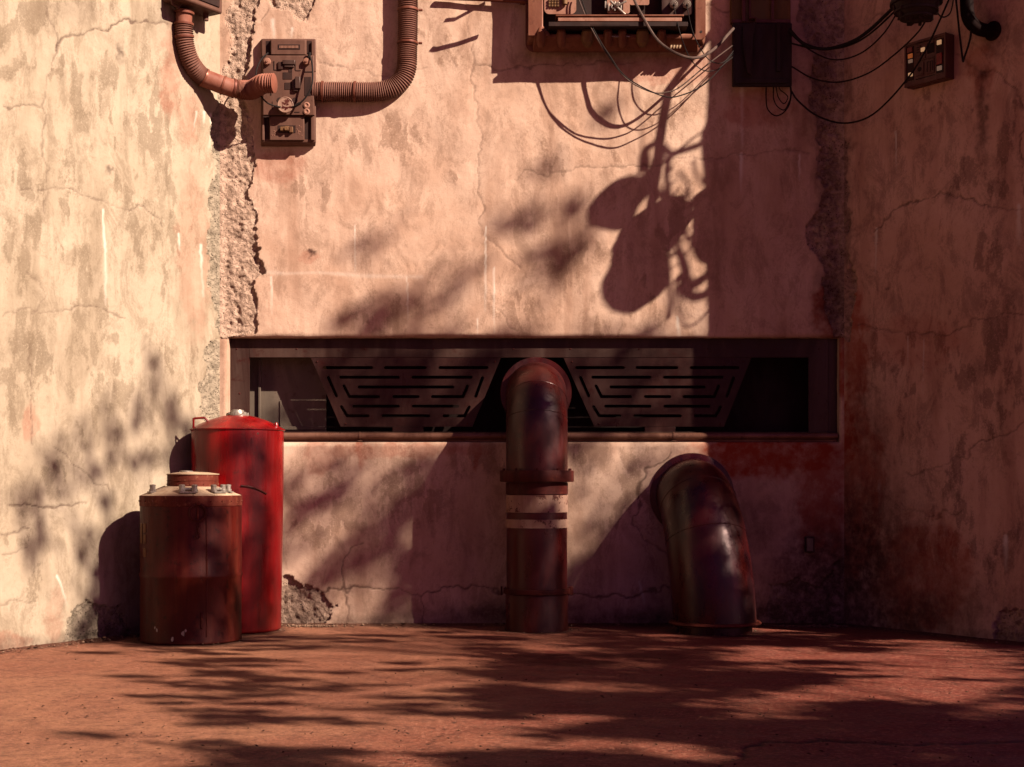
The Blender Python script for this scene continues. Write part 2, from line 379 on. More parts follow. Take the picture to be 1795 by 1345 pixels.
def wall_sheet(label, A, dr, nr, us, zs, mat, spec, seed, hole=None, flip=False, corners=(0,)):
    U, Z = np.meshgrid(us, zs, indexing='ij')
    X = A.x+dr.x*U; Y = A.y+dr.y*U
    px = CX+F*X/Y; py = HY-F*(Z-H)/Y
    jx = px+(fbm(U*7, Z*7, seed+1, 4)-.5)*22+(fbm(U*30, Z*30, seed+2, 3)-.5)*9
    jy = py+(fbm(U*7, Z*7, seed+3, 4)-.5)*22+(fbm(U*30, Z*30, seed+4, 3)-.5)*9
    a = {k: np.zeros(U.shape) for k in ATT}
    for pts in spec.get('rough', []): a['rough'] = np.maximum(a['rough'], poly_mask(jx, jy, pts, 1.1))
    sx_ = px+(fbm(U*3.5, Z*2, seed+31, 5)-.5)*95+(fbm(U*16, Z*8, seed+32, 4)-.5)*34
    sy_ = py+(fbm(U*3.5, Z*2, seed+33, 5)-.5)*120+(fbm(U*16, Z*8, seed+34, 4)-.5)*40
    for x, y, rx, ry in spec.get('scuff', []):
        a['scuff'] = np.maximum(a['scuff'], np.exp(-(((sx_-x)/rx/1.15)**2+((sy_-y)/ry/1.25)**2)*.8)*.95)
    brk = fbm(U*9, Z*3.6, seed+35, 6, .62)
    a['scuff'] = np.clip(a['scuff']*sstep(.34, .60, brk)*1.15+sstep(.56, .74, fbm(U*2.4, Z*1.1, seed+9, 6, .6))*.35, 0, 1)
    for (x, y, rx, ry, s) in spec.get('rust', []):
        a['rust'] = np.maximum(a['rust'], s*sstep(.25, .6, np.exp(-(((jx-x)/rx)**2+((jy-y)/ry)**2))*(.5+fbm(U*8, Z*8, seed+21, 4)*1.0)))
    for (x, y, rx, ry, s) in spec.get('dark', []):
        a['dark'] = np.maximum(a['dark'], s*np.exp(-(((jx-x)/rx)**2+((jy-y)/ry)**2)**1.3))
    for pts, w in spec.get('pale', []):
        kx = px+(vnoise(Z*30, U*3, seed)-.5)*2
        d = seg_dist(kx, py, pts); a['pale'] = np.maximum(a['pale'], np.clip(1.1-d/(w*(.5+.8*vnoise(Z*6, U*2, seed+3))), 0, 1)*(.6+.4*vnoise(U*9, Z*9, seed))*(fade(py, pts)))
    wx = px+(fbm(U*7, Z*7, seed+5, 4)-.5)*26; wy = py+(fbm(U*7, Z*7, seed+6, 4)-.5)*26
    for pts, w in spec.get('crack', []):
        d = seg_dist(wx, wy, pts); thick = w*(.45+.9*vnoise(U*5, Z*5, seed+8))
        a['crack'] = np.maximum(a['crack'], np.clip(1.25-d/np.maximum(thick, 1.9), 0, 1)*min(1, .22+w*.30)*(.55+.6*vnoise(U*4, Z*4, seed+44)))
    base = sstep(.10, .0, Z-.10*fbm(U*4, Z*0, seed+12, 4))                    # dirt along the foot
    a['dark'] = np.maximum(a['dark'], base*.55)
    h = (fbm(U*.9, Z*.9, seed+13, 3)-.5)*.045+(fbm(U*3.5, Z*3, seed+14, 4)-.5)*.016
    edge = np.exp(-((a['rough']-.35)/.3)**2)*.006
    rg = np.abs(fbm(U*12, Z*12, seed+15, 5, .62)-.5)*2
    rh = -.030+(fbm(U*9, Z*7, seed+16, 5, .6)-.45)*.055+rg*.018+(vnoise(U*42, Z*42, seed+17)-.5)*.012
    h = h*(1-a['rough']*.5)+edge+a['rough']*rh-a['crack']*.007
    cd = np.minimum.reduce([np.abs(U-c_) for c_ in corners]); h = h*sstep(0, .07, cd)
    keep = np.ones((len(us)-1, len(zs)-1), bool); holeedge = None
    if hole:
        x0, x1, z0, z1 = hole
        dx = np.maximum(np.maximum(x0-U, U-x1), 0); dz = np.maximum(np.maximum(z0-Z, Z-z1), 0); dd = np.hypot(dx, dz)
        rr = np.clip(1-dd/.05, 0, 1); h = h*sstep(0, .04, dd)-(1-np.sqrt(np.clip(1-rr**2, 0, 1)))*.028
        uc = (us[:-1]+us[1:])/2; zc = (zs[:-1]+zs[1:])/2
        UC, ZC = np.meshgrid(uc, zc, indexing='ij'); keep &= ~((UC > x0) & (UC < x1) & (ZC > z0) & (ZC < z1))
    PT = np.stack([X+nr.x*h, Y+nr.y*h, Z], -1)
    if flip: PT = PT[::-1].copy(); keep = keep[::-1].copy(); a = {k: v[::-1].copy() for k, v in a.items()}
    rq = a['rough']; rq = (rq[:-1, :-1]+rq[1:, :-1]+rq[:-1, 1:]+rq[1:, 1:])/4 > .5
    o = grid_mesh('plaster_wall', PT, len(us), len(zs), keep & ~rq, a, mat)
    tag(o, label, 'wall', None, 'thing')
    c = grid_mesh('exposed_core', PT, len(us), len(zs), keep & rq, a, mat, o); c['label'] = 'rough exposed rubble where the plaster has fallen off'
    return o
def cat(*a): return np.unique(np.round(np.concatenate(a), 5))
st = .0115
hx0, hx1 = B(400, 0).x, B(1472, 0).x; hz0, hz1 = B(0, 775).z, B(0, 592).z
zs = cat(np.arange(-.03, hz0, st), [hz0], np.arange(hz0+st*.6, hz1-.004, st), [hz1], np.arange(hz1+st*.6, 6.05, st), np.arange(6.1, 8.2, .15))
back = dict(
 rough=[[(406,-40),(452,-40),(450,30),(441,70),(440,120),(425,160),(436,215),(441,262),(449,300),(444,335),(452,372),(446,400),(458,430),(455,455),(466,474),(448,492),(452,520),(448,560),(442,588),(350,596),(350,230),(372,205),(388,170),(397,120),(403,60)],
        [(472,-20),(480,10),(500,18),(513,31),(538,37),(546,18),(560,-20)],
        [(1397,-40),(1402,30),(1416,60),(1424,110),(1420,170),(1436,215),(1436,262),(1430,290),(1444,325),(1442,360),(1418,395),(1416,425),(1432,440),(1440,480),(1446,540),(1462,592),(1500,592),(1500,-40)],
        [(492,1012),(530,1018),(560,1035),(590,1062),(580,1085),(560,1110),(480,1120)],
        [(1350,1030),(1400,1010),(1440,1030),(1462,990),(1500,960),(1500,1110),(1340,1110)]],
 scuff=[(690,232,38,36),(935,262,18,30),(730,62,22,16),(800,335,16,34),(650,545,34,18),(1000,450,36,30),(680,520,40,30),(905,545,46,24),(1065,562,40,12),(560,320,20,26),(540,285,18,26),(1180,150,36,12),(1055,272,28,14),
   (660,800,46,26),(740,865,60,34),(590,900,30,40),(560,930,30,20),(1160,205,30,20),(700,890,36,40),(860,800,40,20),(960,290,30,12),(615,240,14,18),(1035,800,60,18),(1120,880,30,50),(1190,380,20,50),(1150,500,20,40),(780,590,60,8),(790,90,26,14)],
 pale=[([(476,486),(477,552)],2.2),([(622,396),(623,476)],2.),([(851,398),(851,545)],2.4),([(714,486),(715,560)],1.4),([(455,476),(500,480),(560,478),(640,484),(740,486)],5),([(478,36),(481,68)],5),([(512,50),(512,66)],3),
   ([(1300,150),(1301,260)],4),([(1299,270),(1299,335)],3.4),([(1401,272),(1401,318)],2.6),([(866,470),(866,585)],2),([(836,600),(837,560)],2),([(1120,1020),(1130,1060)],3),([(1187,556),(1190,590)],4)],
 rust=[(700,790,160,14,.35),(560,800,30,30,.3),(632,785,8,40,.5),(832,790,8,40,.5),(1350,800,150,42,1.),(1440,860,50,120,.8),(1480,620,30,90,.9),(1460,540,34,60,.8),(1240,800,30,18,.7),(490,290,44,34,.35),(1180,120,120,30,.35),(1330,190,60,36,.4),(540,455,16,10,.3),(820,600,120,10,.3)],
 dark=[(1440,1010,100,110,.95),(1380,1080,190,40,.95),(1330,930,60,60,.4),(1100,1090,220,24,.8),(543,446,5,5,1.),(900,1075,180,20,.8),(700,1095,160,10,.6),(1420,60,30,80,.35),(1460,520,34,90,.75),(1440,150,24,120,.6),(1450,330,24,80,.65),(1420,20,24,40,.5),(530,1065,50,40,.35),(1075,96,160,18,.5),(1190,1090,160,16,.8)],  # stains, plus deep shade painted into the low right corner
 crack=[([(500,1035),(545,1037),(600,1035),(650,1028),(700,1032),(730,1045),(745,1050),(775,1035),(800,1030),(830,1024),(880,1036),(960,1032),(1020,1042),(1060,1052),(1100,1046),(1160,1030),(1180,1033)],2.2),
   ([(606,1090),(604,1040),(600,1010),(612,965),(640,950)],1.8),([(742,1095),(740,1050)],2.),
   ([(830,122),(860,117),(1000,113),(1120,110)],1.5),([(822,0),(826,90),(835,190),(842,310),(846,400),(858,420),(905,470)],1.0),([(900,310),(1000,300),(1060,288),(1130,288),(1300,272),(1420,266)],1.1),
   ([(560,110),(620,128),(690,132),(740,120)],1.0),([(457,34),(470,20),(478,12)],1.8),([(1178,796),(1140,812),(1120,850),(1118,880),(1112,920),(1130,945),(1165,968)],2.2),([(862,545),(905,580)],1.),
   ([(1210,20),(1245,10),(1280,22)],1.)])
ub = cat(np.arange(-2.80, hx0, st), [hx0], np.arange(hx0+st*.6, hx1-.004, st), [hx1], np.arange(hx1+st*.6, 3.178, st), [3.178])
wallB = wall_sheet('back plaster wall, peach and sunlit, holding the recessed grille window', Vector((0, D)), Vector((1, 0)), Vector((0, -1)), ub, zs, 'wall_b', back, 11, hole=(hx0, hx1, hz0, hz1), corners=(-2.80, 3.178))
left = dict(
 rough=[[(410,-40),(404,-40),(400,60),(396,120),(380,190),(372,230),(376,300),(369,345),(372,380),(360,425),(366,470),(364,500),(376,540),(392,600),(410,600)],
        [(362,596),(388,606),(386,650),(384,700),(380,740),(355,735),(352,700),(362,640),(358,610)],
        [(118,1086),(128,1062),(150,1050),(172,1066),(190,1068),(214,1056),(230,1140),(112,1140)]],
 scuff=[(30,30,44,30),(150,12,60,24),(25,112,26,18),(60,100,16,20),(115,115,18,20),(78,75,14,22),(152,148,22,36),(120,110,18,16),(190,180,34,50),(190,235,30,24),(240,150,24,26),(255,215,24,70),(48,240,14,40),(50,300,14,40),(110,300,20,44),(60,330,12,30),(40,405,24,34),(75,455,18,34),(105,365,14,24),(100,470,14,20),
   (155,470,16,40),(235,440,16,36),(230,350,12,26),(262,390,14,60),(300,250,14,50),(310,400,16,60),(30,585,20,40),(70,625,26,56),(170,650,22,50),(120,560,18,24),(100,700,20,30),(40,700,16,40),(210,700,18,40),(280,500,18,40),(150,760,24,30),(30,930,24,30),(100,830,24,40),(60,1040,30,30),(20,660,16,30),(300,320,14,30),(190,330,14,24),(200,560,16,28),(330,640,12,60),(10,480,16,40),(270,620,20,26)],
 pale=[([(180,368),(184,480),(185,536)],2.6),([(351,430),(354,480),(356,520)],3.2),([(359,196),(358,215)],4),([(370,200),(372,225),(368,258)],4),([(100,1010),(110,1030),(118,1060)],4),([(312,410),(314,440)],2),([(345,195),(340,230)],2)],
 rust=[(340,420,30,180,.22),(300,130,20,90,.35),(97,1080,16,50,.22),(55,740,12,40,.35),(330,210,24,60,.3),(20,1130,40,16,.3)],
 dark=[(211,94,6,16,.8),(190,1110,60,26,.5),(300,20,40,60,.3),(120,20,70,22,.25),(192,300,5,6,.8)],
 crack=[([(95,86),(110,70),(140,58),(190,52),(215,38),(240,42),(300,38)],2.2),([(80,0),(92,50),(97,86),(90,110),(80,140),(70,172),(80,200),(74,225),(78,300),(82,340),(75,370)],1.3),([(0,187),(70,182)],1.3),([(40,335),(90,328),(120,328),(150,345),(180,360),(215,368),(245,366),(290,392)],1.5),
   ([(100,785),(125,812),(160,840),(190,862)],1.4),([(15,884),(80,888),(155,884)],2.4),([(0,938),(60,930)],1.5),([(0,970),(50,962)],1.3),([(55,600),(52,700),(55,780)],1.),([(0,548),(90,545),(160,536),(220,560)],1.0),([(0,1060),(60,1052)],1.2),([(45,560),(75,520),(50,470)],1.)])
ul = cat(np.arange(0, 2.95, st*1.15), np.arange(3.0, 6, .2))
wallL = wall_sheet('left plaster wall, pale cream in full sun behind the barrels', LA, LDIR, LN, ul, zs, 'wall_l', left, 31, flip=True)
right = dict(
 rough=[[(1474,-40),(1474,230),(1486,250),(1486,300),(1490,380),(1486,440),(1498,500),(1494,560),(1484,600),(1474,600)],
        [(1742,1095),(1756,1074),(1800,1066),(1850,1070),(1850,1160),(1736,1160)]],
 scuff=[(1770,190,14,60),(1745,240,20,20),(1780,150,14,18),(1735,320,26,34),(1700,330,20,20),(1620,200,10,22),(1715,440,24,60),(1740,460,14,44),(1700,160,24,24),(1780,560,18,16),(1690,640,20,30),(1740,620,20,40),(1600,690,14,30),(1560,640,12,34),(1760,700,24,40),(1680,780,18,40),(1640,830,24,40),(1600,760,14,30),(1700,860,22,30),(1780,660,14,26),(1530,620,14,20),(1750,740,12,30),(1580,720,14,18),(1660,930,30,40),(1730,960,40,40),(1510,280,8,20),(1665,590,10,30)],
 pale=[([(1536,400),(1536,480)],2.6),([(1591,590),(1590,640)],1.6),([(1618,595),(1617,690)],1.4),([(1540,842),(1542,905)],4.5),([(1570,230),(1571,300)],1.6),([(1507,566),(1512,600)],2),([(1786,360),(1786,430)],5),([(1762,940),(1764,1000)],5)],
 rust=[(1500,620,24,120,.8),(1500,860,50,160,.75),(1620,1010,90,110,.7),(1600,600,90,50,.3),(1480,760,30,60,1.),(1720,120,26,60,.5)],  # rust; low entries also carry the dark red of deep shade
 dark=[(1478,300,16,300,.6),(1500,1090,60,60,.9),(1740,55,26,34,.75),(1726,130,14,22,.85),(1722,200,9,80,.7),(1500,980,110,170,.95),(1560,1080,150,60,.9),(1650,1060,90,60,.5),(1520,760,40,120,.5),(1667,345,8,20,.6),(1600,205,12,10,.3),(1745,690,8,8,.3),(1555,502,5,3,.9),(1530,900,50,80,.5)],  # stain runs, plus the low corner's deep shade painted in
 crack=[([(1530,402),(1570,375),(1610,352),(1660,340),(1700,346),(1740,366),(1795,372)],1.8),([(1675,100),(1700,114),(1750,128),(1768,146),(1782,160),(1795,200),(1790,260),(1800,340)],2.),([(1500,565),(1540,575),(1600,590),(1660,585),(1710,560),(1760,546),(1800,550)],1.4),
   ([(1590,830),(1660,812),(1700,790),(1760,760),(1795,742)],1.5),([(1640,905),(1690,890)],2.),([(1560,880),(1640,900)],1.),([(1510,40),(1530,30),(1560,28)],1.2),([(1758,15),(1768,55),(1756,95),(1740,96),(1706,78)],1.2)])
SE = 2.07
ur = cat(np.arange(0, SE, .0135), [SE])
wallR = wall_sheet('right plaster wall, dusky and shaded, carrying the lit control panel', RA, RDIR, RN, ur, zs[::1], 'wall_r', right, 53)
# its thick body, running on past the picture's edge to an unseen end outlined for the shadow it casts
prof = [(-.3, -.05), (2.2, -.05), (2.12, 1.5), (2.09, 3.2), (2.10, 4.9), (2.2, 5.6), (2.30, 6.98), (1.74, 7.5), (1.5, 7.8), (-.3, 8.2)]
mb = MB(); mb.prism([prof], lambda s_, z, h: Vector((RA.x+RDIR.x*s_-RN.x*(.05+h), RA.y+RDIR.y*s_-RN.y*(.05+h), z)), .35)
o = mb.build('wall_core', 'wall_r', wallR, smooth=0); o['label'] = 'thick end of the shaded wall'
mb = MB(); mb.bx(-3.2, hx0-.0, D+.06, D+.3, 0, 8.1); mb.bx(hx1, 3.6, D+.06, D+.3, 0, 8.1); mb.bx(hx0, hx1, D+.06, D+.3, hz1+.05, 8.1); mb.bx(hx0, hx1, D+.06, D+.3, 0, hz0-.05)
# reveals of the window opening (plaster turning back into the hole)
rv = MB(); N = 220
def reveal(p0, p1):
    vs = []; fs = []
    for i in range(N+1):
        t = i/N; p = p0.lerp(p1, t); w = (float(fbm(np.array([p.x*6]), np.array([p.z*6]), 3)[0])-.5)*.012
        for j in range(4):
            y = D+.026+j*.026; vs.append((p.x+(w*j/3 if abs(p0.x-p1.x) < .1 else 0), y, p.z+(w*j/3 if abs(p0.z-p1.z) < .1 else 0)))
    for i in range(N):
        for j in range(3): fs.append((i*4+j, i*4+j+1, (i+1)*4+j+1, (i+1)*4+j))
    rv.add(vs, fs)
c00, c10, c11, c01 = Vector((hx0, 0, hz0)), Vector((hx1, 0, hz0)), Vector((hx1, 0, hz1)), Vector((hx0, 0, hz1))
for a_, b_ in ((c00, c10), (c10, c11), (c11, c01), (c01, c00)): reveal(a_, b_)
rv.build('window_reveal', 'wall_b', wallB)
mb.build('wall_core', 'wall_b', wallB, smooth=0)

# ------------------------------------------------------------------ ground: one sheet to the horizon
gx = cat(-np.geomspace(6, 300, 24), np.arange(-5.0, 5.0, .022), np.geomspace(5.0, 300, 24))
gy = cat(-np.geomspace(2, 300, 20), np.linspace(-2, 5.9, 20), np.arange(6.0, 14.4, .022), np.geomspace(14.5, 300, 20))
GU, GV = np.meshgrid(gx, gy, indexing='ij')
vis = (np.abs(GU) < 5.2) & (GV > 5.8) & (GV < 14.6)
gpx = np.where(GV > .5, CX+F*GU/np.maximum(GV, .5), -9e3); gpy = np.where(GV > .5, HY+F*H/np.maximum(GV, .5), 9e3)
ga = {k: np.zeros(GU.shape) for k in ('rust', 'dark', 'crack')}
wx = gpx+(fbm(GU*9, GV*9, 71, 4)-.5)*26; wy = gpy+(fbm(GU*9, GV*9, 72, 4)-.5)*10
for pts, w in [([(1262,1345),(1275,1335),(1310,1320),(1305,1312),(1345,1300),(1440,1298),(1600,1304),(1795,1300)], 2.2), ([(1110,1166),(1130,1172)], 2), ([(700,1345),(760,1300),(800,1262)], .9)]:
    ga['crack'] = np.maximum(ga['crack'], np.clip(1.2-seg_dist(wx, wy, pts)/w, 0, 1))
for (x, y, rx, ry, s) in [(990,1155,110,14,1.), (1150,1152,60,9,.8), (1330,1125,120,10,.6), (1560,1160,120,10,.4), (860,1118,60,8,.5)]:
    ga['rust'] = np.maximum(ga['rust'], s*sstep(.3, .55, np.exp(-(((wx-x)/rx)**2+((wy-y)/ry)**2))*(.6+.8*fbm(GU*5, GV*5, 75, 4))))
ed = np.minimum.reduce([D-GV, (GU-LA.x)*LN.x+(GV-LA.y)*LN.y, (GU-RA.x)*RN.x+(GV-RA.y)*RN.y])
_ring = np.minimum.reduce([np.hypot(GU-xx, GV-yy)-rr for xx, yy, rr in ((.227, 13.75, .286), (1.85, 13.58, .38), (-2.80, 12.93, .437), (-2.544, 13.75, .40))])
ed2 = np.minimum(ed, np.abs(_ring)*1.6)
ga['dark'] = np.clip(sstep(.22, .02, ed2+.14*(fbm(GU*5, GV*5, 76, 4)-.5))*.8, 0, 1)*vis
gh = np.where(vis, (fbm(GU*.7, GV*.7, 80, 3)-.5)*.02+(fbm(GU*5, GV*5, 81, 4)-.5)*.006-ga['crack']*.01, 0)-.002
gh = gh+np.where(vis, sstep(.09, .0, ed+.05*(fbm(GU*9, GV*9, 82, 3)-.5))*.018, 0)
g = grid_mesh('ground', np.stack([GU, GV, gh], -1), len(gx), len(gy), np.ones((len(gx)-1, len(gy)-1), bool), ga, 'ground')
tag(g, kind='structure')

# ------------------------------------------------------------------ recessed grille window
FY = D+.095
win = empty('grille_window', (B(935, 0).x, D, B(0, 775).z), 'long recessed metal window with two slotted trapezoid grilles in the back wall', 'window')
def fx(px): return (px-CX)/F*FY
def fz(py): return H-(py-HY)/F*FY
win['kind'] = 'thing'
mb = MB(); t = .03
mb.bx(hx0+.004, fx(437), FY, FY+t, hz0, hz1+.03); mb.bx(fx(1418), fx(1452), FY, FY+t, hz0, hz1+.03)
mb.bx(fx(437), fx(1418), FY, FY+t, fz(627), hz1+.03); mb.bx(fx(437), fx(1418), FY, FY+t, hz0, fz(757))
mb.bx(fx(1452), hx1, FY+.012, FY+t, hz0, hz1+.03)
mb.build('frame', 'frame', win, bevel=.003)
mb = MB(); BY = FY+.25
mb.bx(fx(437)-.1, fx(566), BY, BY+.02, fz(757)-.15, fz(627)+.2); o = mb.build('sunlit_back_plate', 'plate', win, bevel=0)  # sunlit piece of the recess back, its light put into a paler colour
mb = MB(); mb.bx(fx(530), fx(1418)+.1, BY+.06, BY+.08, fz(757)-.15, fz(627)+.2); mb.build('shaded_back', 'inner', win)  # rest of the recess back, shade put into its near-black colour
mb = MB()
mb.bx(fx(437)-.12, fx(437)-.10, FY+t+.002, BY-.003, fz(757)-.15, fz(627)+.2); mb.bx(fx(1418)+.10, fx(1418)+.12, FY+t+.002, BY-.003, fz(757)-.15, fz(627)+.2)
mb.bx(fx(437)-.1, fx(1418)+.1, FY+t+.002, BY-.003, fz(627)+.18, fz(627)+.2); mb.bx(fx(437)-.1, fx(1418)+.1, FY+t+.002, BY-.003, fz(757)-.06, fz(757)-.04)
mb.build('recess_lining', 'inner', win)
mb = MB(); mb.bx(fx(446), fx(450), BY-.03, BY-.004, fz(757), fz(627)); mb.bx(fx(452), fx(564), BY-.02, BY-.004, fz(752), fz(746)); mb.bx(fx(484), fx(486), BY-.012, BY-.004, fz(745), fz(700))
build_each(mb, 'plate_rib', 'plate', win, bevel=.002)
def slots(x0, sc_, y0, mir=None):
    q = lambda x, y: (x0+x*sc_, y0+y*.312)
    S = [[(604,271),(869,271)],[(947,271),(1171,271)],[(1254,271),(1518,271)],[(696,325),(1019,325)],[(1102,325),(1428,325)],[(799,380),(1326,380)],
         [(714,374),(745,434),(909,434)],[(994,434),(1131,434)],[(1212,434),(1383,434),(1408,375)],[(626,326),(672,430)],[(1493,328),(1455,432)],
         [(769,488),(1019,488)],[(1104,488),(1353,488)],[(700,490),(732,542),(849,542)],[(934,542),(1191,542)],[(1276,542),(1392,542),(1418,492)]]
    return [[q(*p) for p in s_] for s_ in S]
def grille(outer, sl):
    toP = lambda x, y: (fx(x), fz(y))
    loops = [[toP(*p) for p in outer]]
    for s_ in sl: loops.append(capsule([toP(*p) for p in s_], .0150))
    m_ = MB(); m_.prism(loops, lambda x, z, h: Vector((x, FY+.004+h, z)), .014)
    m_.build('grille', 'grille', win, smooth=0, bevel=0)
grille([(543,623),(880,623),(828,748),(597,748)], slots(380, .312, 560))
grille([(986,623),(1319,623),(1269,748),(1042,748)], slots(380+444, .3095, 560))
mb = MB(); mb.bx(fx(688), fx(742), FY+.004, FY+.02, fz(759), fz(748.5)); mb.bx(fx(1130), fx(1184), FY+.004, FY+.02, fz(759), fz(748.5)); build_each(mb, 'grille_foot', 'grille', win, bevel=.002)
mb = MB(); zr = fz(765); yr = FY-.045
mb.tube([(fx(402), yr, zr), (fx(1466), yr, zr)], .034, 20); mb.bx(fx(402), fx(1466), FY-.03, FY-.002, fz(775)+.002, fz(770))
mb.build('rail', 'rail', win, bevel=0)
for px_ in (632, 832, 1180):
    mb = MB(); mb.lathe([(.036, -.008), (.041, -.008), (.041, .008), (.036, .008)], (fx(px_), yr, zr), 20, (Vector((0, 1, 0)), Vector((0, 0, 1)), Vector((1, 0, 0)))); mb.bx(fx(px_)-.02, fx(px_)+.02, yr-.03, FY, zr-.050, zr-.040)
    mb.build('rail_clip', 'rail', win)

for px_, py_ in ((415, 612), (520, 612), (640, 612), (760, 612), (900, 612), (1000, 612), (1120, 612), (1240, 612), (1360, 612), (1435, 612), (420, 690), (1435, 690), (556, 634), (868, 634), (606, 743), (820, 743), (1003, 634), (1303, 634), (1050, 743), (1262, 743)):
    MB().lathe([(.008, -.002), (.008, .004), (.005, .006), (0, .006)], (fx(px_), FY+.001, fz(py_)), 10, (Vector((1, 0, 0)), Vector((0, 0, 1)), Vector((0, -1, 0)))).build('screw', 'rust', win)
# ------------------------------------------------------------------ striped elbow pipe
YP = D-.45; sp = F/YP
def zz(py, y=YP): return H-(py-HY)/F*y
xp = P(941, 0, YP).x; R0 = 54/sp
pipe = empty('vent_pipe', (xp, YP, 0), 'tall maroon elbow pipe with two pale stripes rising into the window', 'pipe')
zh = zz(628)-R0-.005; RB = .42; path = []
for i in range(25):
    a_ = PI/2*i/24; path.append(Vector((xp, YP+RB-RB*math.cos(a_), zh-RB+RB*math.sin(a_))))
path += [Vector((xp, YP+RB+.05*i, zh)) for i in (1, 2, 4)]
mb = MB(); mb.tube([Vector((xp, YP, zz(826)))]+path, R0, 56); mb.build('elbow', 'pipe', pipe)
mb = MB(); mb.lathe([(R0+.012, 0), (R0+.055, .0), (R0+.06, .02), (R0+.055, .045), (R0+.003, .05)], (xp, D+.075, zh), 56, (Vector((1, 0, 0)), Vector((0, 0, 1)), Vector((0, 1, 0)))); mb.build('wall_collar', 'pipe', pipe)
mb = MB(); mb.lathe([(R0, 0), (64/sp, 0), (65/sp, .008), (65/sp, zz(825)-zz(845)-.008), (64/sp, zz(825)-zz(845)), (R0-.002, zz(825)-zz(845))], (xp, YP, zz(845)), 64); mb.build('flange', 'rust', pipe)
mb = MB(); mb.lathe([(R0-.004, 0), (R0-.004, zz(845)+.01)], (xp, YP, 0), 64); mb.build('riser', 'pipe', pipe)
mb = MB(); mb.lathe([(R0-.002, zz(867)), (R0+.003, zz(867)+.004), (R0+.003, zz(846))], (xp, YP, 0), 64); mb.build('upper_sleeve', 'rust', pipe)
for a_, b_ in ((898, 868), (925, 910)):
    mb = MB(); mb.lathe([(R0-.003, zz(a_)), (R0+.001, zz(a_)+.001), (R0+.001, zz(b_)-.001), (R0-.003, zz(b_))], (xp, YP, 0), 64); mb.build('stripe', 'stripe', pipe)
mb = MB(); mb.lathe([(R0-.003, zz(1040)), (R0+.022, zz(1040)), (R0+.024, zz(1037)), (R0+.024, zz(1034)), (R0+.022, zz(1031)), (R0-.003, zz(1031))], (xp, YP, 0), 64)
for s_ in (-1, 1): mb.bx(xp+s_*(R0+.02)-.012, xp+s_*(R0+.02)+.03*s_, YP-.03, YP+.03, zz(1043), zz(1028))
mb.build('clamp_ring', 'rust', pipe, bevel=.003)
mb = MB(); mb.lathe([(R0-.002, 0), (R0+.004, .004), (R0+.004, zz(1041)), (R0-.002, zz(1040))], (xp, YP, 0), 64); mb.build('foot_sleeve', 'pipe', pipe)

mb = MB(); mb.tube([Vector((xp, YP+RB-(RB)*math.cos(a_*PI/40)-(0), zh-RB+RB*math.sin(a_*PI/40)))+Vector((-R0*.94, 0, 0)) for a_ in range(0, 21)], .006, 6); mb.build('weld_seam', 'rust', pipe)
for a_ in (.32, .78):
    q = Vector((xp, YP+RB-RB*math.cos(a_), zh-RB+RB*math.sin(a_))); tq = Vector((0, math.sin(a_), math.cos(a_))); u_ = Vector((1, 0, 0)); w_ = tq.cross(u_)
    MB().tube([q+(u_*math.cos(2*PI*j/48)+w_*math.sin(2*PI*j/48))*R0 for j in range(48)], .0035, 6, closed=True).build('weld_bead', 'pipe', pipe)
for j in range(10):
    a_ = 2*PI*j/10+.3; q = Vector((xp+(R0+.036)*math.cos(a_), YP+(R0+.036)*math.sin(a_), zz(825))); MB().cyl(q-Vector((0, 0, .002)), q+Vector((0, 0, .018)), .013, seg=6).build('bolt', 'rust', pipe)
# ------------------------------------------------------------------ wide elbow pipe
YE = D-.62; xb = P(1253, 0, YE).x; mx, mz = B(1213, 0).x, B(0, 868).z
elb = empty('elbow_pipe', (xb, YE, 0), 'short fat dark elbow pipe bending from the back wall down to the floor', 'pipe')
path = [Vector((mx, D+.12, mz)), Vector((mx, D+.02, mz))]; rad = [.35, .35]
zb = .075
for i in range(1, 29):
    a_ = PI/2*i/28; s_ = math.sin(a_); c_ = math.cos(a_)
    path.append(Vector((mx+(xb-mx)*(1-c_)**.65, D+.02-(D+.02-YE)*s_, zb+(mz-zb)*(c_ if True else 0)**.9))); rad.append(.35+.030*s_)
mb = MB(); mb.tube(path, rad, 64); mb.build('elbow', 'pipe2', elb)
mb = MB(); mb.lathe([(.36, 0), (.412, 0), (.424, .012), (.412, .028), (.36, .034)], (xb, YE, .075), 64); mb.build('flange', 'rustband', elb)
for i_ in (9, 17):
    q = path[i_]; tq = (path[i_+1]-path[i_-1]).normalized(); u_ = tq.orthogonal().normalized(); w_ = tq.cross(u_)
    MB().tube([q+(u_*math.cos(2*PI*j/56)+w_*math.sin(2*PI*j/56))*rad[i_] for j in range(56)], .004, 6, closed=True).build('weld_bead', 'pipe2', elb)
mb = MB(); mb.lathe([(.34, -.01), (.34, .078)], (xb, YE, 0), 64); mb.build('foot', 'pipe2', elb)
mb = MB(); mb.lathe([(.345, -.02), (.40, -.02), (.405, .0), (.40, .03), (.345, .045)], (mx, D, mz), 64, (Vector((1, 0, 0)), Vector((0, 0, 1)), Vector((0, -1, 0)))); mb.build('wall_collar', 'pipe2', elb)
for i in range(8):
    a_ = PI*2*i/8+.2; mb = None
mb = MB()
for i in range(14):
    a_ = PI*2*i/14+.1; c_ = Vector((xb+.390*math.cos(a_), YE+.390*math.sin(a_), 0)); mb.cyl(c_+Vector((0, 0, .083)), c_+Vector((0, 0, .098)), .013, seg=6)
build_each(mb, 'bolt', 'rust', elb)

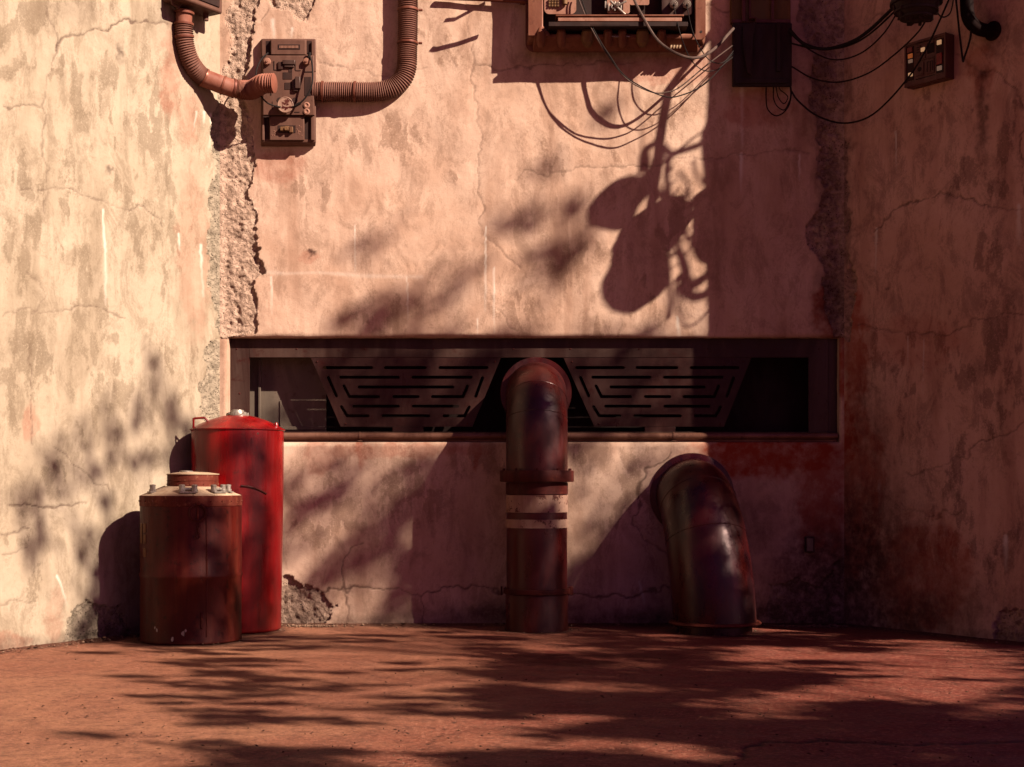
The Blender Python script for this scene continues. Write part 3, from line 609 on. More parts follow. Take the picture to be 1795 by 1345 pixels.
# ------------------------------------------------------------------ red tank
yt = 13.75; st_ = F/yt; xt = P(417, 0, yt).x; rt = 80/st_
tank = empty('storage_tank', (xt, yt, 0), 'tall bright red cylindrical tank with domed lid in the left corner', 'tank')
zt = H-(753-HY)/F*yt
mb = MB(); mb.lathe([(rt-.05, 0), (rt-.03, .012), (rt-.026, .03), (rt-.006, zt*.7), (rt, zt-.012)], (xt, yt, 0), 96); mb.build('body', 'red', tank, smooth=60)
dome = [(rt+.004, zt-.016), (rt+.012, zt-.010), (rt+.012, zt), (rt-.004, zt+.008)]
zd = H-(727-HY)/F*yt
for i in range(1, 14): a_ = i/13; dome.append(((rt-.004)*(1-a_), zt+.008+(zd-zt-.008)*(1-(1-a_)**1.9)))
mb = MB(); mb.lathe(dome, (xt, yt, 0), 96); mb.build('lid', 'red', tank, smooth=50)
c_ = Vector((xt+.0, yt-.02, zd-.012))
mb = MB(); mb.lathe([(.105, 0), (.105, .018), (.085, .020), (.082, .034), (.062, .036), (.058, .052), (.03, .058), (.0, .058)], c_, 32)
cap = mb.build('cap', 'steel', tank)
mb = MB()
for i in range(8): a_ = 2*PI*i/8; q = c_+Vector((.094*math.cos(a_), .094*math.sin(a_), .018)); mb.cyl(q, q+Vector((0, 0, .010)), .009, seg=6)
build_each(mb, 'bolt', 'steel', cap)
def dome_z(r):
    a_ = 1-r/(rt-.004); return zt+.008+(zd-zt-.008)*(1-(1-a_)**1.9)
hx_ = P(345, 0, yt).x-xt; h2 = P(371, 0, yt).x-xt
mb = MB(); yo = -.17
pts = [Vector((xt+hx_+.005, yt+yo, dome_z(math.hypot(hx_, yo))-.01)), Vector((xt+hx_+.008, yt+yo-.01, dome_z(.36)+.055)), Vector((xt+h2-.03, yt+yo-.01, dome_z(.36)+.060)), Vector((xt+h2+.01, yt+yo, dome_z(math.hypot(h2, yo))-.01))]
mb.tube([pts[0], pts[1], pts[1]+(pts[2]-pts[1])*.1, pts[2]-(pts[2]-pts[1])*.1, pts[2], pts[3]], .010, 8); mb.build('handle', 'red', tank)
mb = MB(); q = Vector((xt+.37, yt-.10, zt+.01)); mb.lathe([(.022, -.01), (.022, .03), (.012, .05)], q, 12); mb.build('knob', 'red', tank)
mb = MB(); mb.lathe([(.010, 0), (.008, .006), (.0, .008)], Vector((P(452, 0, yt-rt).x, yt-rt+.005, zt-.05)), 10, (Vector((1, 0, 0)), Vector((0, 0, 1)), Vector((0, -1, 0)))); mb.build('rivet', 'steel', tank)
def on_cyl(cx, cy, r, px_, z, out=0.0):
    cpx = CX+F*cx/cy; rp = r*F/cy; th = math.asin(max(-.999, min(.999, (px_-cpx)/rp)))
    v_ = Vector((-cx, -cy, 0)).normalized(); rr = Vector((-v_.y, v_.x, 0)); rr = rr if rr.x > 0 else -rr
    n_ = v_*math.cos(th)+rr*math.sin(th); tn = rr*math.cos(th)-v_*math.sin(th)
    return Vector((cx, cy, z))+n_*(r+out), n_, tn
def hz(py, y): return H-(py-HY)/F*y
mb = MB(); pts = [on_cyl(xt, yt, rt-.01, 422+i*6, hz(852+(i/7)**2*14, yt-.4), .008)[0] for i in range(8)]; mb.tube(pts, .009, 8); mb.build('curved_line', 'rust', tank)  # thin dark curved line raised on the tank front

# ------------------------------------------------------------------ brown barrel
yb = 12.93; sb = F/yb; xq = P(335, 0, yb).x; rb = 87.5/sb
bar = empty('steel_drum', (xq, yb, 0), 'squat rusty brown drum with pale conical lid in front of the red tank', 'barrel')
zr_ = hz(869, yb); zn = hz(853, yb); zc = hz(831, yb); rn = 44/sb
mb = MB(); mb.lathe([(rb-.012, -.005), (rb, .004), (rb+.002, .012), (rb-.002, .03), (rb-.002, hz(1012, yb)), (rb+.006, hz(1009, yb)), (rb+.007, hz(1005, yb)), (rb-.001, hz(1001, yb)), (rb-.001, hz(886, yb))], (xq, yb, 0), 96); mb.build('body', 'barrel', bar, smooth=50)
mb = MB(); mb.lathe([(rb-.001, hz(887, yb)), (rb+.004, hz(886, yb)), (rb+.004, zr_), (rb-.004, zr_+.003)], (xq, yb, 0), 96)
for i in range(26):
    a_ = 2*PI*i/26; n_ = Vector((math.cos(a_), math.sin(a_), 0)); q = Vector((xq, yb, hz(878, yb)))+n_*(rb+.003); mb.cyl(q, q+n_*.007, .0085, .005, seg=8)
mb.build('rim_band', 'rustband', bar, smooth=35)
mb = MB(); mb.lathe([(rb-.004, zr_+.003), (rn+.01, zn), (rn+.001, zn+.002)], (xq, yb, 0), 96); cone = mb.build('cone_lid', 'lid', bar)
mb = MB(); a_, n_, tn = on_cyl(xq, yb, rb, 343, zr_)
for ang in (-.05, 1.9, 3.2, 4.4):
    vv = Matrix.Rotation(ang, 3, 'Z') @ n_; p0 = Vector((xq, yb, zr_+.007))+vv*(rb-.01); p1 = Vector((xq, yb, zn+.004))+vv*(rn+.012); mb.tube([p0, p1], .0032, 6)
mb.build('lid_seam', 'rust', bar)
xn = xq+3/sb
zn2 = hz(843, yb)
mb = MB(); mb.lathe([(rn, zn-.01), (rn, zn2-.002), (rn+.004, zn2), (rn+.004, zn2+.004), (rn, zn2+.006), (rn, zc-.004)], (xn, yb, 0), 64)
for i in range(12):
    a_ = 2*PI*i/12+.12; n2 = Vector((math.cos(a_), math.sin(a_), 0)); q = Vector((xn, yb, hz(849, yb)))+n2*(rn-.001); mb.cyl(q, q+n2*.006, .008, .005, seg=8)
mb.build('neck', 'rustband', bar, smooth=35)
mb = MB(); mb.lathe([(rn+.008, zc-.006), (rn+.009, zc), (rn*.6, zc+.014), (.0, zc+.020)], (xn, yb, 0), 64); nk = mb.build('neck_cap', 'lid', bar)
mb = MB(); q = Vector((xn-.05, yb-.03, zc+.012)); mb.lathe([(.06, 0), (.06, .012), (.045, .016), (0, .018)], q, 24); mb.build('cap_hatch', 'steel', bar)
def valve(px_, double, ry=.10):
    cpx = CX+F*xq/yb; th0 = math.asin((px_-cpx)/(rb*F/yb*.86)); v_ = Vector((-xq, -yb, 0)).normalized(); rr = Vector((1, 0, 0)); rr = (rr-v_*rr.dot(v_)).normalized()
    n_ = v_*math.cos(th0)+rr*math.sin(th0); tn = rr*math.cos(th0)-v_*math.sin(th0)
    r_ = rb*.82; zcone = zr_+(zn-zr_)*(rb-r_)/(rb-rn); c0 = Vector((xq, yb, zcone))+n_*r_
    m_ = MB(); m_.box(c0+Vector((0, 0, .004)), (.14 if double else .07, .07, .012), (tn, n_, Vector((0, 0, 1))))
    for s_ in ((-1, 1) if double else (0,)):
        q = c0+tn*(.052*s_)
        m_.lathe([(.030, 0), (.030, .022), (.024, .024), (.024, .046), (.026, .048), (.026, .060), (.012, .064), (.0, .064)], q+Vector((0, 0, .006)), 20)
    if double: m_.tube([c0-tn*.05+Vector((0, 0, .03)), c0+tn*.05+Vector((0, 0, .03))], .014, 10)
    m_.build('valve', 'steel', bar, smooth=35)
valve(330, True); valve(383, True); valve(401, False); valve(267, False)
cR, n_, tn = on_cyl(xq, yb, rb, 346, hz(897, yb), .014)
mb = MB(); ring = [cR+tn*(.068*math.cos(2*PI*i/32))+Vector((0, 0, .068*math.sin(2*PI*i/32)))-n_*(.0) for i in range(32)]; mb.tube(ring, .0095, 10, closed=True); mb.build('pull_ring', 'rust', bar)
mb = MB(); mb.box(cR+Vector((0, 0, .076)), (.032, .03, .022), (tn, n_, Vector((0, 0, 1)))); mb.box(cR-n_*.008, (.014, .012, .12), (tn, n_, Vector((0, 0, 1)))); mb.build('ring_bracket', 'rustband', bar, bevel=.003)
mb = MB(); z0 = cR.z-.075
for i in range(3):
    cc = cR+Vector((0, 0, -.11-i*.040)); a1 = tn if i % 2 == 0 else n_
    mb.tube([cc+a1*(.013*math.cos(2*PI*j/14)*(1 if i < 2 else 1.4))+Vector((0, 0, .026*math.sin(2*PI*j/14))) for j in range(14)], .0045, 6, closed=True)
mb.build('chain', 'rust', bar)
pS, nS, tS = on_cyl(xq, yb, rb, 361, .5, 0)
mb = MB(); mb.box((pS.x, pS.y, hz(1005, yb)*.5+hz(886, yb)*.5), (.012, .012, hz(886, yb)-hz(1005, yb)-.01), (tS, nS, Vector((0, 0, 1)))); mb.box((pS.x, pS.y, hz(1012, yb)*.5+.03), (.010, .010, hz(1012, yb)-.07), (tS, nS, Vector((0, 0, 1)))); mb.build('body_seam', 'barrel', bar, bevel=.002)
pS, nS, tS = on_cyl(xq, yb, rb, 353, .25, 0)
mb = MB(); mb.box((pS.x, pS.y, hz(1080, yb)), (.02, .02, .14), (tS, nS, Vector((0, 0, 1)))); mb.build('latch', 'rust', bar, bevel=.003)
for (px_, y0, y1, w) in ((250.5, 915, 952, .10), (257, 915, 933, .085), (257, 934, 952, .085), (257, 957, 975, .085)):
    pc, n_, tn = on_cyl(xq, yb, rb, px_+(.5 if px_ < 255 else 0), (hz(y0, yb)+hz(y1, yb))/2, .0005)
    mb = MB(); mb.box(pc, (w*.62, .006, hz(y0, yb)-hz(y1, yb)-.012), (tn, n_, Vector((0, 0, 1)))); mb.build('marker_plate', 'lug', bar, bevel=.004)
mb = MB()
for px_, py_, s_ in ((278, 1107, .02), (322, 1112, .026), (304, 1121, .026), (326, 1107, .014), (275, 1103, .012)):
    pc, n_, tn = on_cyl(xq, yb, rb, px_, hz(py_-10, yb), .0008); 
    pl = [(s_*random.uniform(.3, .7)*math.cos(a*.9), s_*random.uniform(.6, 1.2)*math.sin(a*.9)) for a in range(7)]
    mb.prism([pl], lambda x, y, h: pc+tn*x+Vector((0, 0, y))+n_*h, .001)
build_each(mb, 'paint_chip', 'grime', bar, smooth=0)

# ------------------------------------------------------------------ corrugated hoses and boxes on the left
def arc_resample(pts, step):
    out = [pts[0]]; acc = 0
    for a_, b_ in zip(pts[:-1], pts[1:]):
        L = (b_-a_).length; t = step-acc
        while t <= L: out.append(a_.lerp(b_, t/L)); t += step
        acc = (acc+L) % step
    return out
def hose(parent, ctrl, r, ranges, pitch=.020, amp=.006, names=None):
    pts = arc_resample(spline(ctrl, 14), pitch/4); n = len(pts)
    for nm, a_, b_, mt, cor, rs in ranges:
        i0, i1 = int(a_*n), min(n, int(b_*n)+1); sub = pts[i0:i1]
        rd = [r*rs+(amp*(-1, 0, 1, 0)[(i0+j) % 4] if cor else 0) for j in range(len(sub))]
        MB().tube(sub, rd, 22).build(nm, mt, parent, smooth=70)
    return pts
def clampring(parent, pts, f, r, side=None):
    i = int(f*(len(pts)-1)); t = (pts[min(i+1, len(pts)-1)]-pts[max(0, i-1)]).normalized(); u = t.orthogonal().normalized(); w = t.cross(u)
    m_ = MB(); m_.lathe([(r, -.010), (r+.009, -.010), (r+.010, 0), (r+.009, .010), (r, .010)], pts[i], 28, (u, w, t))
    if side is not None:
        q = pts[i]+side*(r+.012); m_.cyl(q, q+side*.035, .012, seg=8)
    m_.build('hose_clamp', 'clamp', parent)
hl = empty('corrugated_hose', W(323, 60, .1), 'red and brown ribbed hose bending down the left corner into the wall box', 'hose', 'ribbed hoses joined to the wall box')
ctrl = [W(323, 18, .12), W(322, 50, .10), W(325, 80, .09), W(336, 112, .09), W(354, 134, .09), P(376, 144, 13.95), P(398, 152, 13.98), P(420, 157, 14.02), P(440, 158, 14.00), P(452, 152, 13.93), P(462, 147, 13.87), P(482, 146, 13.85)]
pts = hose(hl, ctrl, .083, [('cuff', 0, .10, 'hosered', False, .9), ('ribbed_section', .10, .47, 'hose', True, 1), ('smooth_section', .47, .67, 'hosered', False, 1.02), ('ribbed_section', .67, 1, 'hosered', True, 1.05)])
for f_ in (.02, .09, .17, .47, .60, .67): clampring(hl, pts, f_, .083)
hr = empty('corrugated_hose', B(715, 60), 'brown ribbed hose turning up from the wall box to the top edge', 'hose', 'ribbed hoses joined to the wall box')
ctrl = [B(548, 161, .06), B(600, 161, .055), B(640, 161.5, .055), B(668, 160, .055), B(690, 153, .055), B(706, 138, .055), B(713, 118, .055), B(714, 95, .055), B(715, 40, .055), B(715, 0, .055), B(715, -60, .055)]
pts = hose(hr, ctrl, .090, [('ribbed_section', 0, 1, 'hose', True, 1)])
for f_, sd in ((.050, None), (.205, None), (.63, Vector((1, 0, 0))), (.79, Vector((1, 0, 0)))): clampring(hr, pts, f_, .092, sd)
# junction box at the very top
jx = empty('junction_box', W(320, 0, .08), 'brown junction box at the top edge above the ribbed hose', 'box')
ca = W(320, -30, .0); ux = -LDIR.to_3d(); nx = LN.to_3d(); uz = Vector((0, 0, 1)); ctr = ca+nx*.13
mb = MB(); mb.box(ctr, (.56, .22, .52), (ux, nx, uz)); mb.build('housing', 'box', jx, bevel=.02)
mb = MB(); mb.box(ctr+nx*.115, (.46, .012, .42), (ux, nx, uz)); mb.build('cover', 'boxd', jx, bevel=.004)
mb = MB(); q = ctr-uz*.27-ux*.16; mb.tube([q+uz*.02, q-uz*.035-ux*.02, q-uz*.02-ux*.10, q+uz*.04-ux*.12], .012, 8); mb.tube([ctr-uz*.25+ux*.17, ctr-uz*.33+ux*.17], .025, 10); mb.build('bracket', 'box', jx)

# ------------------------------------------------------------------ wall control box
# photo px x 455..555, y 68..258; local: px -> front plane at offset o
cb = empty('control_box', B(505, 163), 'brown wall control box with round dial and looped wire between the ribbed hoses', 'control box')
def bb(m_, x0, x1, y0, y1, o0, o1):
    a_ = B(x0, y0, o1); b_ = B(x1, y1, o1); return m_.bx(a_.x, b_.x, D-o0, D-o1, b_.z, a_.z)
def frust(m_, x0, x1, y0, y1, o0, X0, X1, Y0, Y1, o1):
    q = [B(x0, y0, o0), B(x1, y0, o0), B(x1, y1, o0), B(x0, y1, o0)]; r_ = [B(X0, Y0, o1), B(X1, Y0, o1), B(X1, Y1, o1), B(X0, Y1, o1)]
    return m_.add(q+r_, [(3, 2, 1, 0), (4, 5, 6, 7), (0, 1, 5, 4), (1, 2, 6, 5), (2, 3, 7, 6), (3, 0, 4, 7)])
o1 = .135
mb = MB(); frust(mb, 457, 553, 69, 258, .0, 458, 554, 68, 250, .075); mb.build('back_case', 'box', cb, bevel=.012)
mb = MB(); frust(mb, 474, 538, 70, 97, .07, 475, 535, 70, 96, .115); frust(mb, 459, 552, 97, 203, .07, 461, 550, 98, 202, o1); frust(mb, 472, 534, 203, 246, .07, 473, 533, 204, 246, .115)
bb(mb, 546, 553, 72, 125, .07, .10); bb(mb, 459, 463, 204, 246, .07, .10); bb(mb, 545, 551, 204, 246, .07, .10)
mb.build('front_panel', 'box', cb, bevel=.005)
o1 = .137
mb = MB(); bb(mb, 487, 526, 78, 87, .10, .118); v = mb.build('louvre', 'boxd', cb, bevel=.002)
mb = MB()
for i in range(14): bb(mb, 490+i*2.4, 491.3+i*2.4, 80, 84.5, .116, .122)
mb.build('louvre_rib', 'panelpink', v)
mb = MB()
for x0, x1, y0, y1 in ((496,512,127,139),(499,512,145,157),(534,545,135,168),(479.5,481,107,123),(481,489,122,123.5),(517,518.5,107,123),(518.5,527,123,124.5),(477,478,178,192),(474,476,131,167),(534,547,125,127),(461,473,203.6,206),(516,525,196,197.5),(506,512,112,126)):
    bb(mb, x0, x1, y0, y1, .12, o1+.0016)
bb(mb, 462, 473, 205, 244, .06, .0765); bb(mb, 534, 544, 205, 244, .06, .0765); bb(mb, 466, 474, 72, 95, .06, .0765); bb(mb, 538, 546, 72, 95, .06, .0765)
build_each(mb, 'dark_slot', 'boxd', cb)
mb = MB(); bb(mb, 495, 517, 105, 113, .12, .165); bb(mb, 498, 515, 113, 118, .12, .155); bb(mb, 517, 526, 134, 155, .12, .175); bb(mb, 512, 518, 140, 156, .12, .155); bb(mb, 487, 495, 108, 122, .12, .150); bb(mb, 514, 522, 150, 160, .13, .16); build_each(mb, 'relay_block', 'frame', cb, bevel=.005)
AY = (Vector((1, 0, 0)), Vector((0, 0, 1)), Vector((0, -1, 0)))
for x_, y_ in ((469, 109), (538, 109)):
    mb = MB(); mb.lathe([(.034, 0), (.034, .025), (.028, .034), (.012, .036), (.010, .046), (0, .046)], B(x_, y_, .134), 24, AY); mb.build('button', 'panelpink', cb)
for x_, y_ in ((538, 185), (538, 196)):
    mb = MB(); mb.lathe([(.014, 0), (.014, .006), (.030, .006), (.030, .012), (.018, .016), (.014, .010), (.0, .008)], B(x_, y_, .132), 20, AY); mb.build('socket', 'panelpink', cb)
mb = MB()
for x_, y_ in ((490, 176), (517, 176)): mb.lathe([(.026, 0), (.026, .0035), (0, .0036)], B(x_, y_, .134), 20, AY)
build_each(mb, 'port', 'boxd', cb)
dial = MB().lathe([(.050, 0), (.050, .045), (.076, .05), (.076, .066), (.070, .070), (.066, .066), (0, .066)], B(502, 187, .134), 40, AY).build('dial', 'stripe', cb, smooth=35)
mb = MB(); random.seed(3)
for (x_, y_, s_) in ((-.03, -.008, .022), (.0, -.012, .02), (.035, -.006, .02), (.012, .020, .012), (-.01, -.03, .012), (-.02, .022, .007)):
    mb.prism([[(x_+s_*random.uniform(.6, 1.1)*math.cos(a), y_+s_*.7*random.uniform(.6, 1.1)*math.sin(a)) for a in [k*PI/4 for k in range(8)]]], lambda x, y, h: B(502, 187, .200)+Vector((x, -.0008-h, y)), .0006)
build_each(mb, 'rust_patch', 'rust', dial, smooth=0)
mb = MB(); bb(mb, 487, 518, 220, 233, .10, .118); mb.build('plug_recess', 'boxd', cb)
mb = MB(); bb(mb, 491, 499, 222, 229, .11, .15); bb(mb, 499, 507, 221, 229, .11, .145); bb(mb, 507, 513, 222, 232, .11, .150); mb.lathe([(.02, 0), (.02, .02), (0, .02)], B(502, 226, .14), 16, AY); mb.build('plug', 'lug', cb, bevel=.004)
mb = MB()
for i in range(16):
    x_ = random.choice((random.uniform(477, 486), random.uniform(520, 530))); y_ = random.uniform(217, 238); mb.lathe([(.005, 0), (.004, .004), (0, .005)], B(x_, y_, .114), 8, AY)
build_each(mb, 'rivet', 'panelpink', cb)
mb = MB(); pw = spline([B(470, 93, .14), B(459, 103, .19), B(450, 122, .24), B(449, 145, .27), B(455, 165, .27), B(468, 180, .25), B(482, 186, .22), B(492, 188, .20)], 8); mb.tube(pw, .0075, 8)
pw = spline([B(512, 188, .20), B(522, 184, .22), B(535, 172, .24), B(545, 155, .25), B(548, 135, .24), B(547, 112, .20), B(542, 96, .15), B(540, 94, .13)], 8); mb.tube(pw, .0085, 8); mb.cyl(B(540, 112, .15), B(543, 92, .16), .014, seg=10); mb.cyl(B(516, 187, .20), B(526, 181, .22), .014, seg=10)
mb.build('wire', 'cable', cb)

# ------------------------------------------------------------------ big console at the top
con = empty('wall_console', B(1078, 0), 'large brown wall console cut by the top edge, with bars, knobs and cables', 'console')
def rrect(x0, x1, y0, y1, r, rt_=None, n=7):       # px rectangle, rounded lower corners (y grows downward)
    out = [(x0, y0), (x1, y0)]
    for j in range(n+1): a_ = PI/2*j/n; out.append((x1-r+r*math.cos(a_), y1-r+r*math.sin(a_)))
    for j in range(n+1): a_ = PI/2*j/n; out.append((x0+r-r*math.sin(a_), y1-r+r*math.cos(a_)))
    return out
def plate(m_, loops, o0, o1):
    m_.prism(loops, lambda x, y, h: B(x, y, o0+h), o1-o0); return m_
mb = MB(); plate(mb, [rrect(921, 1236, -110, 92, 16)], .0, .10); mb.build('back_case', 'console', con, smooth=30, bevel=.012)
mb = MB(); plate(mb, [[(926, -108), (952, -108), (952, 50), (964, 58), (964, 64), (926, 64)]], .102, .235); mb.build('front_frame', 'console', con, smooth=30, bevel=.010)
mb = MB(); plate(mb, [[(1218, -108), (1237, -108), (1237, 64), (1232, 70), (1210, 70), (1218, 58)]], .102, .235); mb.build('front_frame', 'console', con, smooth=30, bevel=.010)
mb = MB(); frust(mb, 934, 1224, 58, 91.5, .10, 936, 1224, 60, 66, .215); frust(mb, 923, 936, 58, 80, .10, 929, 937, 60, 66, .215); frust(mb, 1223, 1234, 58, 80, .10, 1222, 1230, 60, 66, .215); mb.build('sloped_base', 'console', con, bevel=.010)
mb = MB(); plate(mb, [rrect(952, 1218, -100, 80, 10)], .102, .110); mb.build('cavity', 'boxd', con)
mb = MB(); plate(mb, [rrect(954, 1010, -100, 25, 9)], .14, .205); plate(mb, [rrect(1064, 1104, -100, 24, 4)], .14, .205); plate(mb, [rrect(1104, 1138, -100, 9, 3)], .14, .19); build_each(mb, 'inset_panel', 'panelpink', con, smooth=30, bevel=.006)
mb = MB(); plate(mb, [rrect(1160, 1214, -100, 27, 8)], .14, .21); mb.build('knob_panel', 'frame', con, smooth=30, bevel=.006)
mb = MB(); bb(mb, 974, 1199, 25.5, 28.5, .16, .345); b1 = mb.build('upper_bar', 'console', con, bevel=.004)
mb = MB(); bb(mb, 978, 1195, 31, 37.5, .16, .355); mb.build('lower_bar', 'panelpink', con, bevel=.004)
mb = MB(); bb(mb, 962, 1206, 38.5, 46, .12, .35); bb(mb, 1035, 1104, 43, 44, .35, .353); mb.build('under_shelf', 'boxd', con, bevel=.004)
for x_ in (948, 984, 1030, 1066, 1091, 1126, 1160):
    mb = MB(); w_ = 11 if x_ in (1030, 1126) else 8
    mb.tube([B(x_, 48, .20), B(x_, 58, .225), B(x_, 70, .20), B(x_, 80, .15)], [.03, w_/183., w_/183.*1.05, .035], 16); mb.build('lug', 'lug' if x_ in (1030, 1126) else 'console', con)
for x_ in (1181, 1204):
    mb = MB(); mb.cyl(B(x_, 8, .20), B(x_, 8, .27), .040, .036, 24); mb.cyl(B(x_, 8, .27), B(x_, 8, .285), .026, .022, 20); k_ = mb.build('knob', 'steel', con)
    mb = MB(); mb.cyl(B(x_, 8.5, .285), B(x_, 10, .31), .010, seg=10); mb.build('plug_pin', 'cable', k_)
mb = MB()
for i in range(4): bb(mb, 1176+i*5.2, 1178.5+i*5.2, 79, 82, .12, .185)
build_each(mb, 'indicator_light', 'lamp_white', con)
mb = MB(); mb.lathe([(.012, 0), (.012, .003), (0, .003)], B(1229, 56, .2345), 14, AY); mb.build('screw_hole', 'boxd', con)
mb = MB(); bb(mb, 1064, 1104, 63, 64.5, .21, .238)
for i in range(6):
    x_ = 1060+i*5.5; bb(mb, x_, x_+2.5, 2+i % 3*3, 14+i % 2*5, .20, .25)
mb.cyl(B(1083, 8, .2), B(1083, 8, .27), .028, .02, 16); mb.cyl(B(1073, 16, .24), B(1098, 2, .26), .010, seg=8); mb.cyl(B(1070, 2, .24), B(1096, 26, .26), .012, seg=8)
build_each(mb, 'valve_fitting', 'steel', con, bevel=.002)
mb = MB()
for i in range(4):
    for j in range(3): bb(mb, 962+i*5, 965+i*5, -2+j*5, 1.5+j*5, .20, .225)
mb.cyl(B(990, -8, .23), B(990, 8, .23), .024, seg=16); mb.build('switch_block', 'lug', con, bevel=.001)
mb = MB(); mb.tube([B(770, -4, .05), B(850, -1, .05), B(905, 2, .06), B(938, 4, .09)], .020, 12); mb.cyl(B(912, 2, .075), B(921, 3, .075), .034, seg=12); mb.cyl(B(921, 3, .09), B(930, 3, .09), .026, seg=12); mb.build('feed_pipe', 'clamp', con)
mb = MB(); mb.tube(spline([B(905, -6, .25), B(893, -20, .34), B(880, -35, .42), B(876, -42, .44)], 6), .018, 8); mb.tube([B(912, -60, .22), B(895, -70, .36), B(888, -80, .4)], .014, 8); mb.build('side_lever', 'console', con)

# ------------------------------------------------------------------ dark board right of it
bd = empty('cable_board', B(1335, 90), 'black box of hanging cables on the back wall left of the shaded corner', 'cable box')
mb = MB(); bb(mb, 1281, 1386, -90, 40, 0, .06); mb.build('upper_plate', 'green', bd, bevel=.006)
mb = MB(); frust(mb, 1283, 1387, 40, 153, 0, 1284, 1388, 41, 152, .13); mb.build('housing', 'board', bd, bevel=.01)
mb = MB(); bb(mb, 1282, 1386, 34, 40, .06, .085); bb(mb, 1313, 1316, -90, 31, .06, .075); bb(mb, 1301, 1307, -90, 38, .06, .10); bb(mb, 1352, 1357, -90, 36, .06, .09); bb(mb, 1314, 1327, 30, 32, .06, .16); bb(mb, 1325, 1327, 30, 40, .06, .16); build_each(mb, 'conduit_strip', 'panel', bd, bevel=.003)
mb = MB(); plate(mb, [[(1303, 44), (1326, 38), (1320, 70), (1318, 132), (1310, 128), (1302, 80)]], .131, .17); bb(mb, 1362, 1368, 40, 125, .131, .16); bb(mb, 1290, 1380, 138, 146, .131, .145); build_each(mb, 'cover_flap', 'board', bd, bevel=.004)

# ------------------------------------------------------------------ cables
GC = 'cables strung between the console, the cable box and the right wall'
def cable(name, label, pts, r, mat='cable', off=None, n=8, group=GC):
    q = [W(p[0], p[1], p[2]) for p in pts]; path = spline(q, n)
    o_ = MB().tube(path, r, 8).build(name, mat, None, loc=q[0]); tag(o_, label, 'cable', group); return o_
cable('cable', 'thick grey cable looping from the console to the black cable box', [(1108,-20,.27),(1112,0,.29),(1126,28,.36),(1154,72,.42),(1193,97,.44),(1224,101,.42),(1252,86,.34),(1286,50,.15)], .0135, 'cablegrey')
cable('cable', 'upper of two thin cables sagging deepest below the console', [(1012,-12,.26),(1015,0,.28),(1034,45,.33),(1065,97,.36),(1099,139,.34),(1140,161,.30),(1168,162,.28),(1193,152,.26),(1238,115,.22),(1284,80,.14)], .006, 'cablegrey')
cable('cable', 'lower of two thin cables sagging deepest below the console', [(1017,-12,.26),(1020,0,.28),(1037,45,.33),(1068,97,.37),(1100,137,.36),(1160,168,.33),(1195,167,.29),(1238,145,.23),(1285,94,.14)], .006, 'cable')
cable('cable', 'thin wire dropping from the left of the two console knobs', [(1181,11,.30),(1193,61,.38),(1210,103,.40),(1232,123,.38),(1255,123,.32),(1271,111,.24),(1285,100,.14)], .0048, 'cable')
cable('cable', 'thin wire dropping from the right of the two console knobs', [(1204,11,.30),(1216,61,.37),(1238,100,.36),(1257,111,.31),(1271,107,.25),(1286,89,.14)], .0048, 'cable')
cable('cable', 'thickest black cable rising from the cable box to the round hanging fixture', [(1384,52,.15),(1408,76,.2),(1444,86,.25),(1487,76,.3),(1523,54,.35),(1574,6,.5)], .016)
cable('cable', 'black cable just under the thickest one, ending at the round fixture', [(1386,76,.14),(1432,86,.2),(1481,82,.28),(1523,61,.33),(1577,12,.5)], .009)
cable('cable', 'third black cable to the round fixture, hanging below the two thicker ones', [(1387,61,.14),(1420,88,.2),(1462,105,.26),(1508,94,.32),(1548,60,.36),(1577,15,.5)], .007)
cable('cable', 'black cable from mid cable box sweeping up to the underside of the fixture', [(1388,117,.12),(1426,138,.2),(1472,144,.25),(1523,128,.25),(1569,95,.28),(1608,58,.32),(1628,27,.45)], .0075)
cable('cable', 'longest lowest black cable crossing in front of the lit control panel', [(1387,160,.06),(1400,178,.16),(1432,203,.22),(1475,216,.22),(1517,208,.22),(1554,180,.24),(1599,127,.26),(1630,73,.3),(1663,0,.3),(1672,-25,.3)], .0085)
cable('cable', 'small U-shaped wire loop hanging at the right of the fixture', [(1640,16,.5),(1647,27,.45),(1656,30,.4),(1666,22,.35),(1671,0,.3),(1672,-20,.3)], .006)
cable('cable', 'sharp V-shaped cable hanging between fixture and dark wall pipe', [(1675,-20,.22),(1676,0,.22),(1682,60,.22),(1687,100,.22),(1688.5,108,.22),(1690,102,.22),(1698,78,.22),(1702,56,.22),(1703,0,.24),(1703,-20,.24)], .009)
GL = 'wire loops hanging under the cable box'
for i, (lb, pts, r) in enumerate([('widest wire loop hanging under the black cable box', [(1343,150,.06),(1343,175,.08),(1346,192,.1),(1359,203,.1),(1373,198,.1),(1383,184,.1),(1387,165,.08),(1386,150,.06)], .0065),
    ('middle wire loop hanging under the black cable box', [(1356,150,.05),(1356,172,.07),(1362,186,.09),(1374,193,.09),(1382,182,.09),(1386,168,.07),(1385,150,.05)], .0055),
    ('narrow wire loop at the right, under the black cable box', [(1364,150,.08),(1368,158,.1),(1377,165,.11),(1381,172,.11),(1374,182,.11),(1364,170,.1),(1360,150,.08)], .0050)]):
    cable('wire_loop', lb, pts, r, group=GL)

